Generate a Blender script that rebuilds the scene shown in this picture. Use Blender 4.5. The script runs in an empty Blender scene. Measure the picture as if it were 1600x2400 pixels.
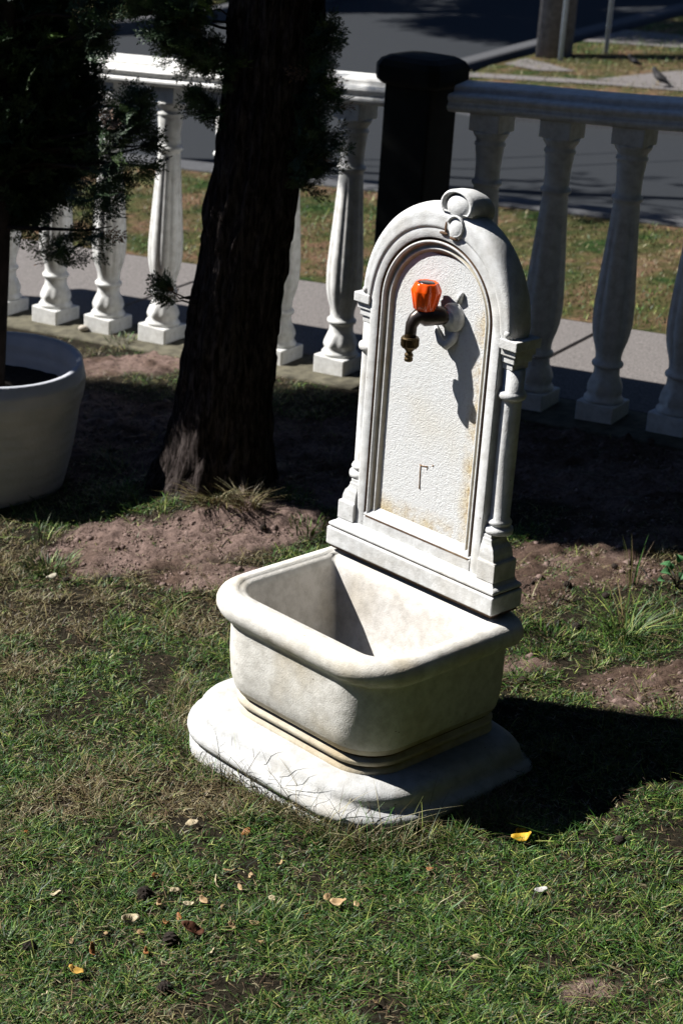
import bpy, math, random
import numpy as np
from math import sin, cos, pi, radians, sqrt, atan2
from mathutils import Matrix, Vector

random.seed(7)
rng = np.random.default_rng(11)
scene = bpy.context.scene
col = scene.collection

# ------------------------------------------------------------------ camera, sky, sun, exposure
PITCH, ROLL, CAM_H, FPX = 0.37101, -0.06842, 1.6, 4488.3
Fw = np.array([0, cos(PITCH), -sin(PITCH)])
R0 = np.array([1.0, 0, 0]); U0 = np.cross(R0, Fw)
Rt = R0 * cos(ROLL) - U0 * sin(ROLL)
Up = U0 * cos(ROLL) + R0 * sin(ROLL)
cd = bpy.data.cameras.new('camera'); cam = bpy.data.objects.new('camera', cd); col.objects.link(cam)
M = Matrix(((Rt[0], Up[0], -Fw[0], 0), (Rt[1], Up[1], -Fw[1], 0), (Rt[2], Up[2], -Fw[2], CAM_H), (0, 0, 0, 1)))
cam.matrix_world = M
cd.sensor_fit = 'HORIZONTAL'; cd.sensor_width = 24.0; cd.lens = FPX / 1600 * 24
cd.clip_start = 0.05; cd.clip_end = 400
cd.dof.use_dof = True; cd.dof.focus_distance = 3.02; cd.dof.aperture_fstop = 9.0
scene.camera = cam

SUN_H = (1.084, -0.251)          # ground shadow of a 1 m stick
w = bpy.data.worlds.new('World'); scene.world = w; w.use_nodes = True
nt = w.node_tree; nt.nodes.clear()
sky = nt.nodes.new('ShaderNodeTexSky'); sky.sky_type = 'NISHITA'; sky.sun_disc = False; sky.air_density = .22; sky.dust_density = 0; sky.ozone_density = 1.0
sky.sun_elevation = math.atan(1 / math.hypot(*SUN_H)); sky.sun_rotation = atan2(-SUN_H[0], -SUN_H[1])
bg = nt.nodes.new('ShaderNodeBackground'); bg.inputs['Strength'].default_value = 0.13
wo = nt.nodes.new('ShaderNodeOutputWorld')
nt.links.new(sky.outputs[0], bg.inputs[0]); nt.links.new(bg.outputs[0], wo.inputs[0])
sd = bpy.data.lights.new('sun', 'SUN'); sd.energy = 5.0; sd.angle = radians(0.5); sd.color = (1.0, 0.975, 0.94)
sun = bpy.data.objects.new('sun', sd); col.objects.link(sun)
sun.rotation_euler = Vector((SUN_H[0], SUN_H[1], -1)).to_track_quat('-Z', 'Y').to_euler()
sun.location = (-4, 1, 6)
scene.view_settings.view_transform = 'Standard'; scene.view_settings.look = 'None'
scene.view_settings.exposure = 1.03; scene.view_settings.gamma = 1.0
scene.render.engine = 'CYCLES'
scene.cycles.max_bounces = 6; scene.cycles.diffuse_bounces = 1

# ------------------------------------------------------------------ helpers
SL = 0.0861                       # the street falls to the left

def ray(px, py):
    return Fw * FPX + Rt * (px - 800) - Up * (py - 1200)
def G(px, py, h=0.0):
    v = ray(px, py); t = (CAM_H - h) / (SL * v[0] - v[2])
    return (v[0] * t, v[1] * t)
def atY(px, py, y):
    v = ray(px, py); t = y / v[1]
    return np.array([v[0] * t, y, CAM_H + v[2] * t])

FA = -0.573573; CA, SA = cos(FA), sin(FA); FPX0, FPY0 = -1.01196, 5.80088
def fw(a, o): return (FPX0 + CA * a - SA * o, FPY0 + SA * a + CA * o)
def fl(x, y):
    dx, dy = x - FPX0, y - FPY0
    return CA * dx + SA * dy, -SA * dx + CA * dy

def _h(ix, iy, s):
    n = (ix * 374761393 + iy * 668265263 + s * 2147483647) & 0xFFFFFFFF
    n = ((n ^ (n >> 13)) * 1274126177) & 0xFFFFFFFF
    return ((n ^ (n >> 16)) & 0xFFFF) / 65535.0
def vn(x, y, s=0):
    x = np.asarray(x, float); y = np.asarray(y, float)
    ix = np.floor(x).astype(np.int64); iy = np.floor(y).astype(np.int64)
    fx = x - ix; fy = y - iy; fx = fx * fx * (3 - 2 * fx); fy = fy * fy * (3 - 2 * fy)
    a = _h(ix, iy, s); b = _h(ix + 1, iy, s); c = _h(ix, iy + 1, s); d = _h(ix + 1, iy + 1, s)
    return (a * (1 - fx) + b * fx) * (1 - fy) + (c * (1 - fx) + d * fx) * fy
def fbm(x, y, s=0, o=4):
    r = 0; a = 0.5; t = 0
    for i in range(o):
        r = r + a * vn(np.asarray(x) * 2 ** i, np.asarray(y) * 2 ** i, s + i * 17); t += a; a *= 0.5
    return r / t

def tag(o, label=None, cat=None, group=None, kind=None):
    if label: o['label'] = label
    if cat: o['category'] = cat
    if group: o['group'] = group
    if kind: o['kind'] = kind
    return o
def link(o, parent=None):
    col.objects.link(o)
    if parent: o.parent = parent
    return o
def empty(name, loc=(0, 0, 0), rz=0):
    o = bpy.data.objects.new(name, None); o.location = loc; o.rotation_euler = (0, 0, rz); o.empty_display_size = .1
    return link(o)
def mesh(name, V, F, mats, parent=None, smooth=True, fm=None, loc=None, rot=None):
    me = bpy.data.meshes.new(name)
    me.from_pydata([tuple(map(float, v)) for v in V], [], [tuple(map(int, f)) for f in F]); me.update()
    if not isinstance(mats, (list, tuple)): mats = [mats]
    for m in mats: me.materials.append(m)
    if fm is not None: me.polygons.foreach_set('material_index', np.asarray(fm, np.int32))
    if smooth: me.polygons.foreach_set('use_smooth', [True] * len(me.polygons))
    o = bpy.data.objects.new(name, me)
    if loc is not None: o.location = loc
    if rot is not None: o.rotation_euler = rot
    return link(o, parent)
def bigmesh(name, V, quads, tris, mats, parent=None, colr=None, smooth=False):
    """fast numpy mesh; quads (n,4), tris (m,3)"""
    me = bpy.data.meshes.new(name)
    nq, ntr = len(quads), len(tris)
    me.vertices.add(len(V)); me.vertices.foreach_set('co', np.asarray(V, np.float32).ravel())
    me.loops.add(nq * 4 + ntr * 3)
    li = np.concatenate([np.asarray(quads, np.int32).ravel() if nq else np.zeros(0, np.int32),
                         np.asarray(tris, np.int32).ravel() if ntr else np.zeros(0, np.int32)])
    me.loops.foreach_set('vertex_index', li)
    me.polygons.add(nq + ntr)
    ls = np.concatenate([np.arange(nq) * 4, nq * 4 + np.arange(ntr) * 3]).astype(np.int32)
    me.polygons.foreach_set('loop_start', ls)
    if smooth: me.polygons.foreach_set('use_smooth', np.ones(nq + ntr, bool))
    me.update(calc_edges=True)
    if colr is not None:
        at = me.color_attributes.new('tint', 'FLOAT_COLOR', 'POINT')
        c4 = np.ones((len(V), 4), np.float32); c4[:, :3] = colr
        at.data.foreach_set('color', c4.ravel())
    for m in (mats if isinstance(mats, (list, tuple)) else [mats]): me.materials.append(m)
    o = bpy.data.objects.new(name, me)
    return link(o, parent)
def bevel(o, wdt=.003, seg=2):
    m = o.modifiers.new('bevel', 'BEVEL'); m.width = wdt; m.segments = seg; m.limit_method = 'ANGLE'; m.angle_limit = radians(35)
    return o
def rings(rows, closed=True, cap0=False, cap1=False):
    """rows: list of equal-length point lists -> V,F"""
    n = len(rows[0]); V = [p for r in rows for p in r]; F = []
    for i in range(len(rows) - 1):
        for j in range(n if closed else n - 1):
            k = (j + 1) % n
            F.append((i * n + j, i * n + k, (i + 1) * n + k, (i + 1) * n + j))
    if cap0: F.append(tuple(range(n))[::-1])
    if cap1: F.append(tuple((len(rows) - 1) * n + j for j in range(n)))
    return V, F
def lathe(prof, n=32, c=(0, 0), mod=None):
    rows = []
    for (r, z) in prof:
        rows.append([(c[0] + (r * (mod(z, 2 * pi * j / n) if mod else 1)) * cos(2 * pi * j / n),
                      c[1] + (r * (mod(z, 2 * pi * j / n) if mod else 1)) * sin(2 * pi * j / n), z) for j in range(n)])
    return rings(rows, True, True, True)
def tube(pts, rad, n=10, caps=True):
    pts = [Vector(p) for p in pts]
    if not isinstance(rad, (list, tuple, np.ndarray)): rad = [rad] * len(pts)
    rows = []; prev = None
    for i, p in enumerate(pts):
        t = (pts[min(i + 1, len(pts) - 1)] - pts[max(i - 1, 0)]).normalized()
        if prev is None:
            a = Vector((0, 0, 1)) if abs(t.z) < .9 else Vector((1, 0, 0))
            x = t.cross(a).normalized()
        else:
            x = (prev - t * prev.dot(t)).normalized()
        prev = x; y = t.cross(x)
        rows.append([tuple(p + (x * cos(2 * pi * k / n) + y * sin(2 * pi * k / n)) * rad[i]) for k in range(n)])
    return rings(rows, True, caps, caps)
def box(x0, x1, y0, y1, z0, z1):
    V = [(x, y, z) for z in (z0, z1) for (x, y) in ((x0, y0), (x1, y0), (x1, y1), (x0, y1))]
    F = [(3, 2, 1, 0), (4, 5, 6, 7), (0, 1, 5, 4), (1, 2, 6, 5), (2, 3, 7, 6), (3, 0, 4, 7)]
    return V, F
def merge(parts):
    V, F = [], []
    for v, f in parts:
        b = len(V); V += list(v); F += [tuple(i + b for i in q) for q in f]
    return V, F
def xf(vf, m):
    v, f = vf
    return [tuple(m @ Vector(p)) for p in v], f

# ------------------------------------------------------------------ materials
def nmat(name):
    m = bpy.data.materials.new(name); m.use_nodes = True
    n = m.node_tree.nodes; b = n['Principled BSDF']
    return m, m.node_tree, b
def tex(t, kind, scale, coord='Object', **kw):
    n = t.nodes.new(kind)
    tc = t.nodes.new('ShaderNodeTexCoord'); t.links.new(tc.outputs[coord], n.inputs['Vector'])
    n.inputs['Scale'].default_value = scale
    for k, v in kw.items():
        if k in n.inputs: n.inputs[k].default_value = v
    return n
def ramp(t, src, stops):
    r = t.nodes.new('ShaderNodeValToRGB'); e = r.color_ramp.elements
    while len(e) < len(stops): e.new(0.5)
    for i, (p, c) in enumerate(stops):
        e[i].position = p; e[i].color = (*c, 1) if len(c) == 3 else c
    t.links.new(src, r.inputs[0]); return r
def mixc(t, fac, a, b, blend='MIX'):
    n = t.nodes.new('ShaderNodeMix'); n.data_type = 'RGBA'; n.blend_type = blend
    for s, v in ((0, fac), (6, a), (7, b)):
        if hasattr(v, 'links'): t.links.new(v, n.inputs[s])
        elif s == 0: n.inputs[0].default_value = v
        else: n.inputs[s].default_value = (*v, 1)
    return n.outputs[2]
def bump(t, b, h, dist, strength=1.0, prev=None):
    n = t.nodes.new('ShaderNodeBump'); n.inputs['Distance'].default_value = dist; n.inputs['Strength'].default_value = strength
    t.links.new(h, n.inputs['Height'])
    if prev: t.links.new(prev.outputs[0], n.inputs['Normal'])
    t.links.new(n.outputs[0], b.inputs['Normal']); return n

def concrete(name, base=(.655, .66, .65), stain=(.50, .40, .24), amt=.35, pits=True, bs=.0009, rough=.8, dirt=.0):
    m, t, b = nmat(name)
    n1 = tex(t, 'ShaderNodeTexNoise', 7, Detail=5); n2 = tex(t, 'ShaderNodeTexNoise', 45, Detail=6, Roughness=.65)
    r1 = ramp(t, n1.outputs[0], [(.50, (0, 0, 0)), (.78, (1, 1, 1))])
    mul = t.nodes.new('ShaderNodeMath'); mul.operation = 'MULTIPLY'; mul.inputs[1].default_value = amt
    t.links.new(r1.outputs[0], mul.inputs[0])
    c = mixc(t, mul.outputs[0], base, stain)
    r2 = ramp(t, n2.outputs[0], [(.30, (.72, .71, .69)), (.60, (1, 1, 1))])
    c = mixc(t, 1.0, c, r2.outputs[0], 'MULTIPLY')
    if pits:
        v = tex(t, 'ShaderNodeTexVoronoi', 85)
        rv = ramp(t, v.outputs['Distance'], [(.07, (1, 1, 1)), (.13, (0, 0, 0))])
        vc = t.nodes.new('ShaderNodeSeparateColor'); t.links.new(v.outputs['Color'], vc.inputs[0])
        gt = t.nodes.new('ShaderNodeMath'); gt.operation = 'GREATER_THAN'; gt.inputs[1].default_value = .86
        t.links.new(vc.outputs[0], gt.inputs[0])
        n3 = tex(t, 'ShaderNodeTexNoise', 5, Detail=1)
        g3 = t.nodes.new('ShaderNodeMath'); g3.operation = 'GREATER_THAN'; g3.inputs[1].default_value = .55
        t.links.new(n3.outputs[0], g3.inputs[0])
        m2 = t.nodes.new('ShaderNodeMath'); m2.operation = 'MULTIPLY'; t.links.new(rv.outputs[0], m2.inputs[0]); t.links.new(gt.outputs[0], m2.inputs[1])
        m3 = t.nodes.new('ShaderNodeMath'); m3.operation = 'MULTIPLY'; t.links.new(m2.outputs[0], m3.inputs[0]); t.links.new(g3.outputs[0], m3.inputs[1])
        c = mixc(t, m3.outputs[0], c, (.09, .055, .035))
    t.links.new(c, b.inputs['Base Color']); b.inputs['Roughness'].default_value = rough
    b.inputs['Specular IOR Level'].default_value = .25
    nb = tex(t, 'ShaderNodeTexNoise', 420, Detail=3); b1 = bump(t, b, nb.outputs[0], bs, .7)
    nb2 = tex(t, 'ShaderNodeTexNoise', 38, Detail=4); bump(t, b, nb2.outputs[0], .003, .35, b1)
    return m

M_CONC = concrete('white_painted_concrete', stain=(.42, .36, .26), amt=.5)
M_BASE = concrete('sun_toned_base_concrete', base=(.50, .505, .50), stain=(.36, .30, .20), amt=.6)  # darker copy of the white concrete that holds down its sunlit top
M_BASIN = concrete('weathered_cream_concrete', base=(.67, .65, .60), stain=(.42, .34, .20), amt=.8)
M_INNER = concrete('stained_basin_lining', base=(.66, .63, .585), stain=(.44, .36, .22), amt=.6)
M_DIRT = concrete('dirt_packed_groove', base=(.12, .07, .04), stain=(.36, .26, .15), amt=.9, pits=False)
M_BEAD = concrete('ochre_stained_bead', base=(.52, .47, .37), stain=(.36, .25, .10), amt=.9, pits=False)
M_BALUS = concrete('white_gloss_baluster_paint', base=(.74, .74, .72), stain=(.5, .45, .36), amt=.3, pits=False, rough=.55, bs=.0005)

def panel_mat():
    m, t, b = nmat('pebbled_panel_concrete')
    base = (.655, .66, .65)
    # ochre run-off along the right hand edge and foot of the panel (local u, z)
    tc = t.nodes.new('ShaderNodeTexCoord'); sp = t.nodes.new('ShaderNodeSeparateXYZ'); t.links.new(tc.outputs['Object'], sp.inputs[0])
    mr = t.nodes.new('ShaderNodeMapRange'); mr.inputs[1].default_value = .076; mr.inputs[2].default_value = .104
    t.links.new(sp.outputs[0], mr.inputs[0])
    mz = t.nodes.new('ShaderNodeMapRange'); mz.inputs[1].default_value = .43; mz.inputs[2].default_value = .385
    t.links.new(sp.outputs[2], mz.inputs[0])
    mx = t.nodes.new('ShaderNodeMath'); mx.operation = 'MAXIMUM'; t.links.new(mr.outputs[0], mx.inputs[0]); t.links.new(mz.outputs[0], mx.inputs[1])
    n1 = tex(t, 'ShaderNodeTexNoise', 24, Detail=5, Roughness=.7)
    r1 = ramp(t, n1.outputs[0], [(.36, (0, 0, 0)), (.62, (1, 1, 1))])
    ml = t.nodes.new('ShaderNodeMath'); ml.operation = 'MULTIPLY'; t.links.new(mx.outputs[0], ml.inputs[0]); t.links.new(r1.outputs[0], ml.inputs[1])
    c = mixc(t, ml.outputs[0], base, (.56, .44, .22))
    n4 = tex(t, 'ShaderNodeTexNoise', 6, Detail=3); r4 = ramp(t, n4.outputs[0], [(.5, (0, 0, 0)), (.8, (.4, .4, .4))])
    c = mixc(t, r4.outputs[0], c, (.55, .46, .28))
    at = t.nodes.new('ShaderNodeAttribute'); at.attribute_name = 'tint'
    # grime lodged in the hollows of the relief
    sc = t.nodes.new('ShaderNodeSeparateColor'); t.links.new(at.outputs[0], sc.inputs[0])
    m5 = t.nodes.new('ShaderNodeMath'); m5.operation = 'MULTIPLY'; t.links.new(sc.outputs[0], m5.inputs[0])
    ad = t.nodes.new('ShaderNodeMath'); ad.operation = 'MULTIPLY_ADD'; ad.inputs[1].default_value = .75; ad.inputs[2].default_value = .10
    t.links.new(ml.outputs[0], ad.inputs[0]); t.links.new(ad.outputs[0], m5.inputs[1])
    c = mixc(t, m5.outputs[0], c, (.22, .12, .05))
    t.links.new(c, b.inputs['Base Color']); b.inputs['Roughness'].default_value = .85
    b.inputs['Specular IOR Level'].default_value = .2
    nb = tex(t, 'ShaderNodeTexNoise', 560, Detail=2); bump(t, b, nb.outputs[0], .0014, .9)
    return m
M_PANEL = panel_mat()

def simple(name, colr, rough=.6, metal=0., nscale=40, var=.25, bdist=.0006, spec=.3, attr=False, trans=0):
    m, t, b = nmat(name)
    n = tex(t, 'ShaderNodeTexNoise', nscale, Detail=5, Roughness=.6)
    r = ramp(t, n.outputs[0], [(.3, (1 - var,) * 3), (.7, (1 + var * .4,) * 3)])
    src = colr
    if attr:
        a = t.nodes.new('ShaderNodeAttribute'); a.attribute_name = 'tint'; src = a.outputs[0]
    c = mixc(t, 1.0, src, r.outputs[0], 'MULTIPLY')
    t.links.new(c, b.inputs['Base Color']); b.inputs['Roughness'].default_value = rough; b.inputs['Metallic'].default_value = metal
    b.inputs['Specular IOR Level'].default_value = spec
    if bdist: bump(t, b, n.outputs[0], bdist, .8)
    return m
M_BRONZE = simple('dark_tarnished_bronze', (.075, .062, .055), .33, .75, 60, .5)
M_BRASS = simple('dull_brass', (.11, .075, .035), .5, .7, 90, .6)
M_BLACKCAP = simple('black_metal_cap', (.05, .045, .05), .2, .6)
M_POST = simple('dark_stained_post', (.014, .015, .013), .85, 0, 14, .4, .003, .2)
M_BARK = simple('rough_cypress_bark', (.034, .027, .024), .95, 0, 30, .5, 0, .1)
M_ASPH = simple('dark_grey_asphalt', (.021, .024, .028), .9, 0, 260, .5, .002, .2)  # one even asphalt tone for the whole road
M_KERB = simple('grey_concrete_kerb', (.075, .076, .08), .9, 0, 90, .35, .001, .2)
M_PATH = simple('gritty_footpath_concrete', (.165, .150, .142), .92, 0, 170, .55, .0015, .2)
M_FOOT = simple('mossy_footing_concrete', (.11, .10, .07), .92, 0, 28, .6, .002, .2)
M_POLE = simple('weathered_timber_pole', (.16, .145, .135), .9, 0, 30, .4, .002, .2)
M_STEEL = simple('galvanised_steel', (.50, .55, .58), .5, .1, 50, .2, 0)
M_CABLE = simple('black_cable', (.03, .03, .03), .6)
M_BIRD = simple('dark_plumage', (.03, .028, .028), .8, 0, 80, .4)
M_BEAK = simple('yellow_beak', (.35, .22, .03), .5)
M_GRASS = simple('grass_blades', (.1, .2, .05), .55, 0, 900, .2, 0, .35, attr=True)
M_LEAFM = simple('dead_leaf', (.3, .2, .1), .6, 0, 120, .4, .0004, .3, attr=True)
M_FOL = simple('cypress_foliage', (.05, .09, .03), .55, 0, 300, .3, 0, .35, attr=True)
M_CONE = simple('dark_seed_cone', (.04, .03, .024), .9, 0, 150, .5, .002, .2)
M_CLOD = simple('sandy_clod', (.20, .142, .122), .95, 0, 200, .5, .001, .1)
M_SOILPOT = simple('dark_potting_soil', (.03, .026, .022), .95, 0, 90, .5, .004, .1)
M_SCRATCH = simple('rusty_scratch', (.30, .16, .06), .9)
M_STONE = simple('pale_pebble', (.5, .45, .38), .8)

def bark_mat():
    m, t, b = nmat('fissured_cypress_bark')
    tc = t.nodes.new('ShaderNodeTexCoord'); mp_ = t.nodes.new('ShaderNodeMapping'); mp_.inputs['Scale'].default_value = (1, 1, .2); t.links.new(tc.outputs['Object'], mp_.inputs[0])
    n = t.nodes.new('ShaderNodeTexNoise'); n.inputs['Scale'].default_value = 95; n.inputs['Detail'].default_value = 8; n.inputs['Roughness'].default_value = .7; n.inputs['Distortion'].default_value = .6
    t.links.new(mp_.outputs[0], n.inputs['Vector'])
    r = ramp(t, n.outputs[0], [(.38, (.005, .004, .003)), (.48, (.030, .023, .021)), (.62, (.085, .070, .065))])
    t.links.new(r.outputs[0], b.inputs['Base Color']); b.inputs['Roughness'].default_value = .97; b.inputs['Specular IOR Level'].default_value = .05
    bump(t, b, n.outputs[0], .02, 1.0); return m
M_TRUNK = bark_mat()
def pot_mat():
    m, t, b = nmat('blue_grey_glazed_pot')
    n = tex(t, 'ShaderNodeTexNoise', 10, Detail=6); n2 = tex(t, 'ShaderNodeTexNoise', 120, Detail=4)
    r = ramp(t, n.outputs[0], [(.3, (.36, .38, .42)), (.7, (.50, .51, .54))])
    t.links.new(r.outputs[0], b.inputs['Base Color']); b.inputs['Roughness'].default_value = .5
    wv = t.nodes.new('ShaderNodeTexWave'); wv.bands_direction = 'Z'; wv.inputs['Scale'].default_value = 11; wv.inputs['Distortion'].default_value = 2.5; wv.inputs['Detail'].default_value = 3
    tc = t.nodes.new('ShaderNodeTexCoord'); t.links.new(tc.outputs['Object'], wv.inputs[0])
    b1 = bump(t, b, wv.outputs[0], .002, .6); bump(t, b, n2.outputs[0], .002, .6, b1)
    return m
M_POT = pot_mat()

def knob_mat():
    m, t, b = nmat('translucent_orange_plastic')
    b.inputs['Base Color'].default_value = (1.0, .11, .008, 1); b.inputs['Roughness'].default_value = .12
    b.inputs['Transmission Weight'].default_value = .22; b.inputs['IOR'].default_value = 1.45
    b.inputs['Subsurface Weight'].default_value = .0
    return m
M_KNOB = knob_mat()

def soil_mat(name, attr=True):
    m, t, b = nmat(name)
    n1 = tex(t, 'ShaderNodeTexNoise', 75, Detail=10, Roughness=.8); n2 = tex(t, 'ShaderNodeTexNoise', 7, Detail=4)
    a = t.nodes.new('ShaderNodeAttribute'); a.attribute_name = 'tint'
    r = ramp(t, n1.outputs[0], [(.36, (.18, .15, .14)), (.50, (.85, .83, .8)), (.66, (1.25, 1.2, 1.15))])
    c = mixc(t, 1.0, a.outputs[0], r.outputs[0], 'MULTIPLY')
    t.links.new(c, b.inputs['Base Color']); b.inputs['Roughness'].default_value = .97; b.inputs['Specular IOR Level'].default_value = .1
    n3 = tex(t, 'ShaderNodeTexNoise', 210, Detail=7, Roughness=.75); b1 = bump(t, b, n3.outputs[0], .007, 1.0); bump(t, b, n2.outputs[0], .01, .3, b1)
    return m
M_SOIL = soil_mat('sandy_garden_soil')

def verge_mat():
    m, t, b = nmat('patchy_dry_verge')
    n1 = tex(t, 'ShaderNodeTexNoise', 3.2, Detail=8, Roughness=.72); n2 = tex(t, 'ShaderNodeTexNoise', 30, Detail=6, Roughness=.7)
    r1 = ramp(t, n1.outputs[0], [(.38, (.022, .045, .010)), (.50, (.075, .065, .025)), (.60, (.15, .09, .055))])
    r2 = ramp(t, n2.outputs[0], [(.3, (.45, .45, .45)), (.7, (1.3, 1.3, 1.3))])
    c = mixc(t, 1.0, r1.outputs[0], r2.outputs[0], 'MULTIPLY')
    t.links.new(c, b.inputs['Base Color']); b.inputs['Roughness'].default_value = .95; b.inputs['Specular IOR Level'].default_value = .1
    bump(t, b, n2.outputs[0], .02, .8)
    return m
M_VERGE = verge_mat()

# ------------------------------------------------------------------ ground heights and soil mask
def blob(x, y, px, py, rx, ry, rot=0):
    cx, cy = G(px, py); dx, dy = x - cx, y - cy
    c, s = cos(rot), sin(rot)
    u = (dx * c + dy * s) / rx; v = (-dx * s + dy * c) / ry
    return np.exp(-(u * u + v * v))
def soilmask(x, y):
    """1 = bare sandy soil, 0 = lawn"""
    x = np.asarray(x, float); y = np.asarray(y, float)
    m = np.zeros_like(x)
    for b in ((330, 1290, .20, .16), (520, 1270, .20, .13), (640, 1250, .14, .10), (480, 1350, .16, .07), (200, 1000, .5, .30), (600, 1060, .45, .30),
              (1250, 1320, .13, .10), (1360, 1290, .15, .08), (1260, 1400, .07, .07), (1560, 1600, .14, .09), (1210, 1560, .08, .05), (1350, 1330, .2, .10), (1500, 1260, .25, .08),
              (1000, 1080, .6, .4), (1500, 1080, .6, .35), (1370, 2320, .045, .03), (330, 850, .35, .12)):
        m = np.maximum(m, 1.25 * blob(x, y, b[0], b[1], b[2], b[3]))
    n = fbm(x * 7, y * 7, 3, 4)
    return np.clip((m + (n - .5) * 1.1 - .38) * 3.2, 0, 1)
def gz(x, y):
    x = np.asarray(x, float); y = np.asarray(y, float)
    tx, ty = -0.32, 4.15
    mound = .05 * np.exp(-(((x - tx) / .34) ** 2 + ((y - ty) / .24) ** 2)) + .025 * blob(x, y, 560, 1230, .16, .08)
    rel = .020 * (fbm(x * 3, y * 3, 5, 3) - .5) + .010 * (fbm(x * 16, y * 16, 8, 3) - .5)
    a, o = fl(x, y)
    fade = np.clip((-o - .08) / .25, 0, 1)
    return SL * x + (mound + rel) * fade - .004

def sheet(name, poly_ao, z, mat, label=None, kind='structure', thick=None, cat=None):
    V = []
    for a, o in poly_ao:
        x, y = fw(a, o); V.append((x, y, SL * x + z))
    n = len(V)
    if thick:
        V += [(x, y, zz - thick) for x, y, zz in V]
        F = [tuple(range(n)), tuple(range(2 * n - 1, n - 1, -1))] + [(i, i + n, (i + 1) % n + n, (i + 1) % n) for i in range(n)]
    else: F = [tuple(range(n))]
    me = bpy.data.meshes.new(name); me.from_pydata(V, [], F); me.update(); me.materials.append(mat)
    # make the top face point up
    if me.polygons[0].normal.z < 0: me.flip_normals()
    o = bpy.data.objects.new(name, me); link(o)
    o['kind'] = kind
    if label: o['label'] = label
    if cat: o['category'] = cat
    return o

# ------------------------------------------------------------------ the street
ROADZ = -.085
def far_ground():
    n = 40; V = []; F = []
    for i in range(n + 1):
        for j in range(n + 1):
            x = -60 + 120 * i / n; y = -20 + 140 * j / n
            V.append((x, y, SL * x - .14))
    for i in range(n):
        for j in range(n):
            p = i * (n + 1) + j; F.append((p, p + n + 1, p + n + 2, p + 1))
    o = mesh('ground', V, F, M_VERGE, smooth=False); o['kind'] = 'structure'
far_ground()
sheet('road', [(-30, 2.3), (20, 2.3), (20, 40), (-30, 40)], ROADZ, M_ASPH)
# this side: verge, footpath, kerb
sheet('nature_strip', [(-12, .86), (12, .86), (12, 2.17), (-12, 2.17)], -.002, M_VERGE, thick=.13)
fp = sheet('footpath', [(-12, .12), (12, .12), (12, .855), (-12, .855)], -.024, M_PATH, thick=.1)
def slab(a0, a1):
    pts = []
    for a, o in ((a0, .142), (a1, .142), (a1, .850), (a0, .850)):
        x, y = fw(a, o); pts.append((x, y, SL * x))
    V = pts + [(x, y, z - .022) for x, y, z in pts]
    F = [(0, 1, 2, 3), (7, 6, 5, 4)] + [(i, i + 4, (i + 1) % 4 + 4, (i + 1) % 4) for i in range(4)]
    o = mesh('path_slab', V, F, M_PATH, fp, smooth=False); bevel(o, .004, 1)
SJ = 1.58
for i in range(-5, 5): slab(SJ + i * 1.45 + .005, SJ + (i + 1) * 1.45 - .005)
def kerb(name, path, wdt=.14):
    """path in fence coords; kerb stone on its left"""
    sec = [(0, -.12), (0, .004), (.012, .012), (wdt - .012, .012), (wdt, .004), (wdt, -.12)]
    rows = []
    for i, (a, o) in enumerate(path):
        p0 = path[max(i - 1, 0)]; p1 = path[min(i + 1, len(path) - 1)]
        dx, dy = p1[0] - p0[0], p1[1] - p0[1]; L = math.hypot(dx, dy); nx, ny = -dy / L, dx / L
        row = []
        for q, z in sec:
            x, y = fw(a + nx * q, o + ny * q); row.append((x, y, SL * x + z))
        rows.append(row)
    V, F = rings(rows, True, True, True)
    o = mesh(name, V, F, M_KERB, smooth=False); o['kind'] = 'structure'; return o
kerb('kerb', [(a, 2.17) for a in np.linspace(-12, 12, 30)])
kerb('kerb', [(12, 4.45), (.2, 4.45), (-.9, 4.45), (-1.3, 4.62), (-1.55, 4.95), (-1.62, 5.4), (-1.64, 6.2), (-1.64, 7.3), (-1.64, 9)])
kerb('kerb', [(-4.80, 20), (-4.80, 8), (-4.80, 6.9), (-4.9, 6.2), (-5.3, 5.75), (-6, 5.6), (-12, 5.6)])
sheet('nature_strip', [(-1.50, 20), (-1.50, 5.4), (-1.42, 5.05), (-1.2, 4.76), (-.9, 4.60), (12, 4.60), (12, 20)], -.002, M_VERGE)
sheet('nature_strip', [(-12, 5.75), (-6, 5.75), (-5.35, 5.88), (-5.05, 6.3), (-4.95, 7), (-4.95, 20), (-12, 20)], -.002, M_VERGE)
sheet('footpath', [(-1.50, 4.97), (-.60, 5.06), (.6, 5.02), (.6, 5.16), (-.6, 5.18), (-1.48, 5.13)], .003, M_PATH)
sheet('footpath', [(-1.45, 5.50), (-1.15, 5.36), (-.95, 5.42), (-1.2, 5.60), (-1.45, 5.75)], .003, M_PATH)
sheet('driveway', [(-.72, 5.20), (.8, 5.0), (1.5, 5.3), (1.5, 6.2), (-.1, 6.1), (-.50, 5.6)], .004, M_PATH)
sheet('footpath', [(-1.50, 6.55), (2.5, 6.45), (2.5, 6.95), (-.9, 7.02), (-1.50, 7.15)], .003, M_PATH)

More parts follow.
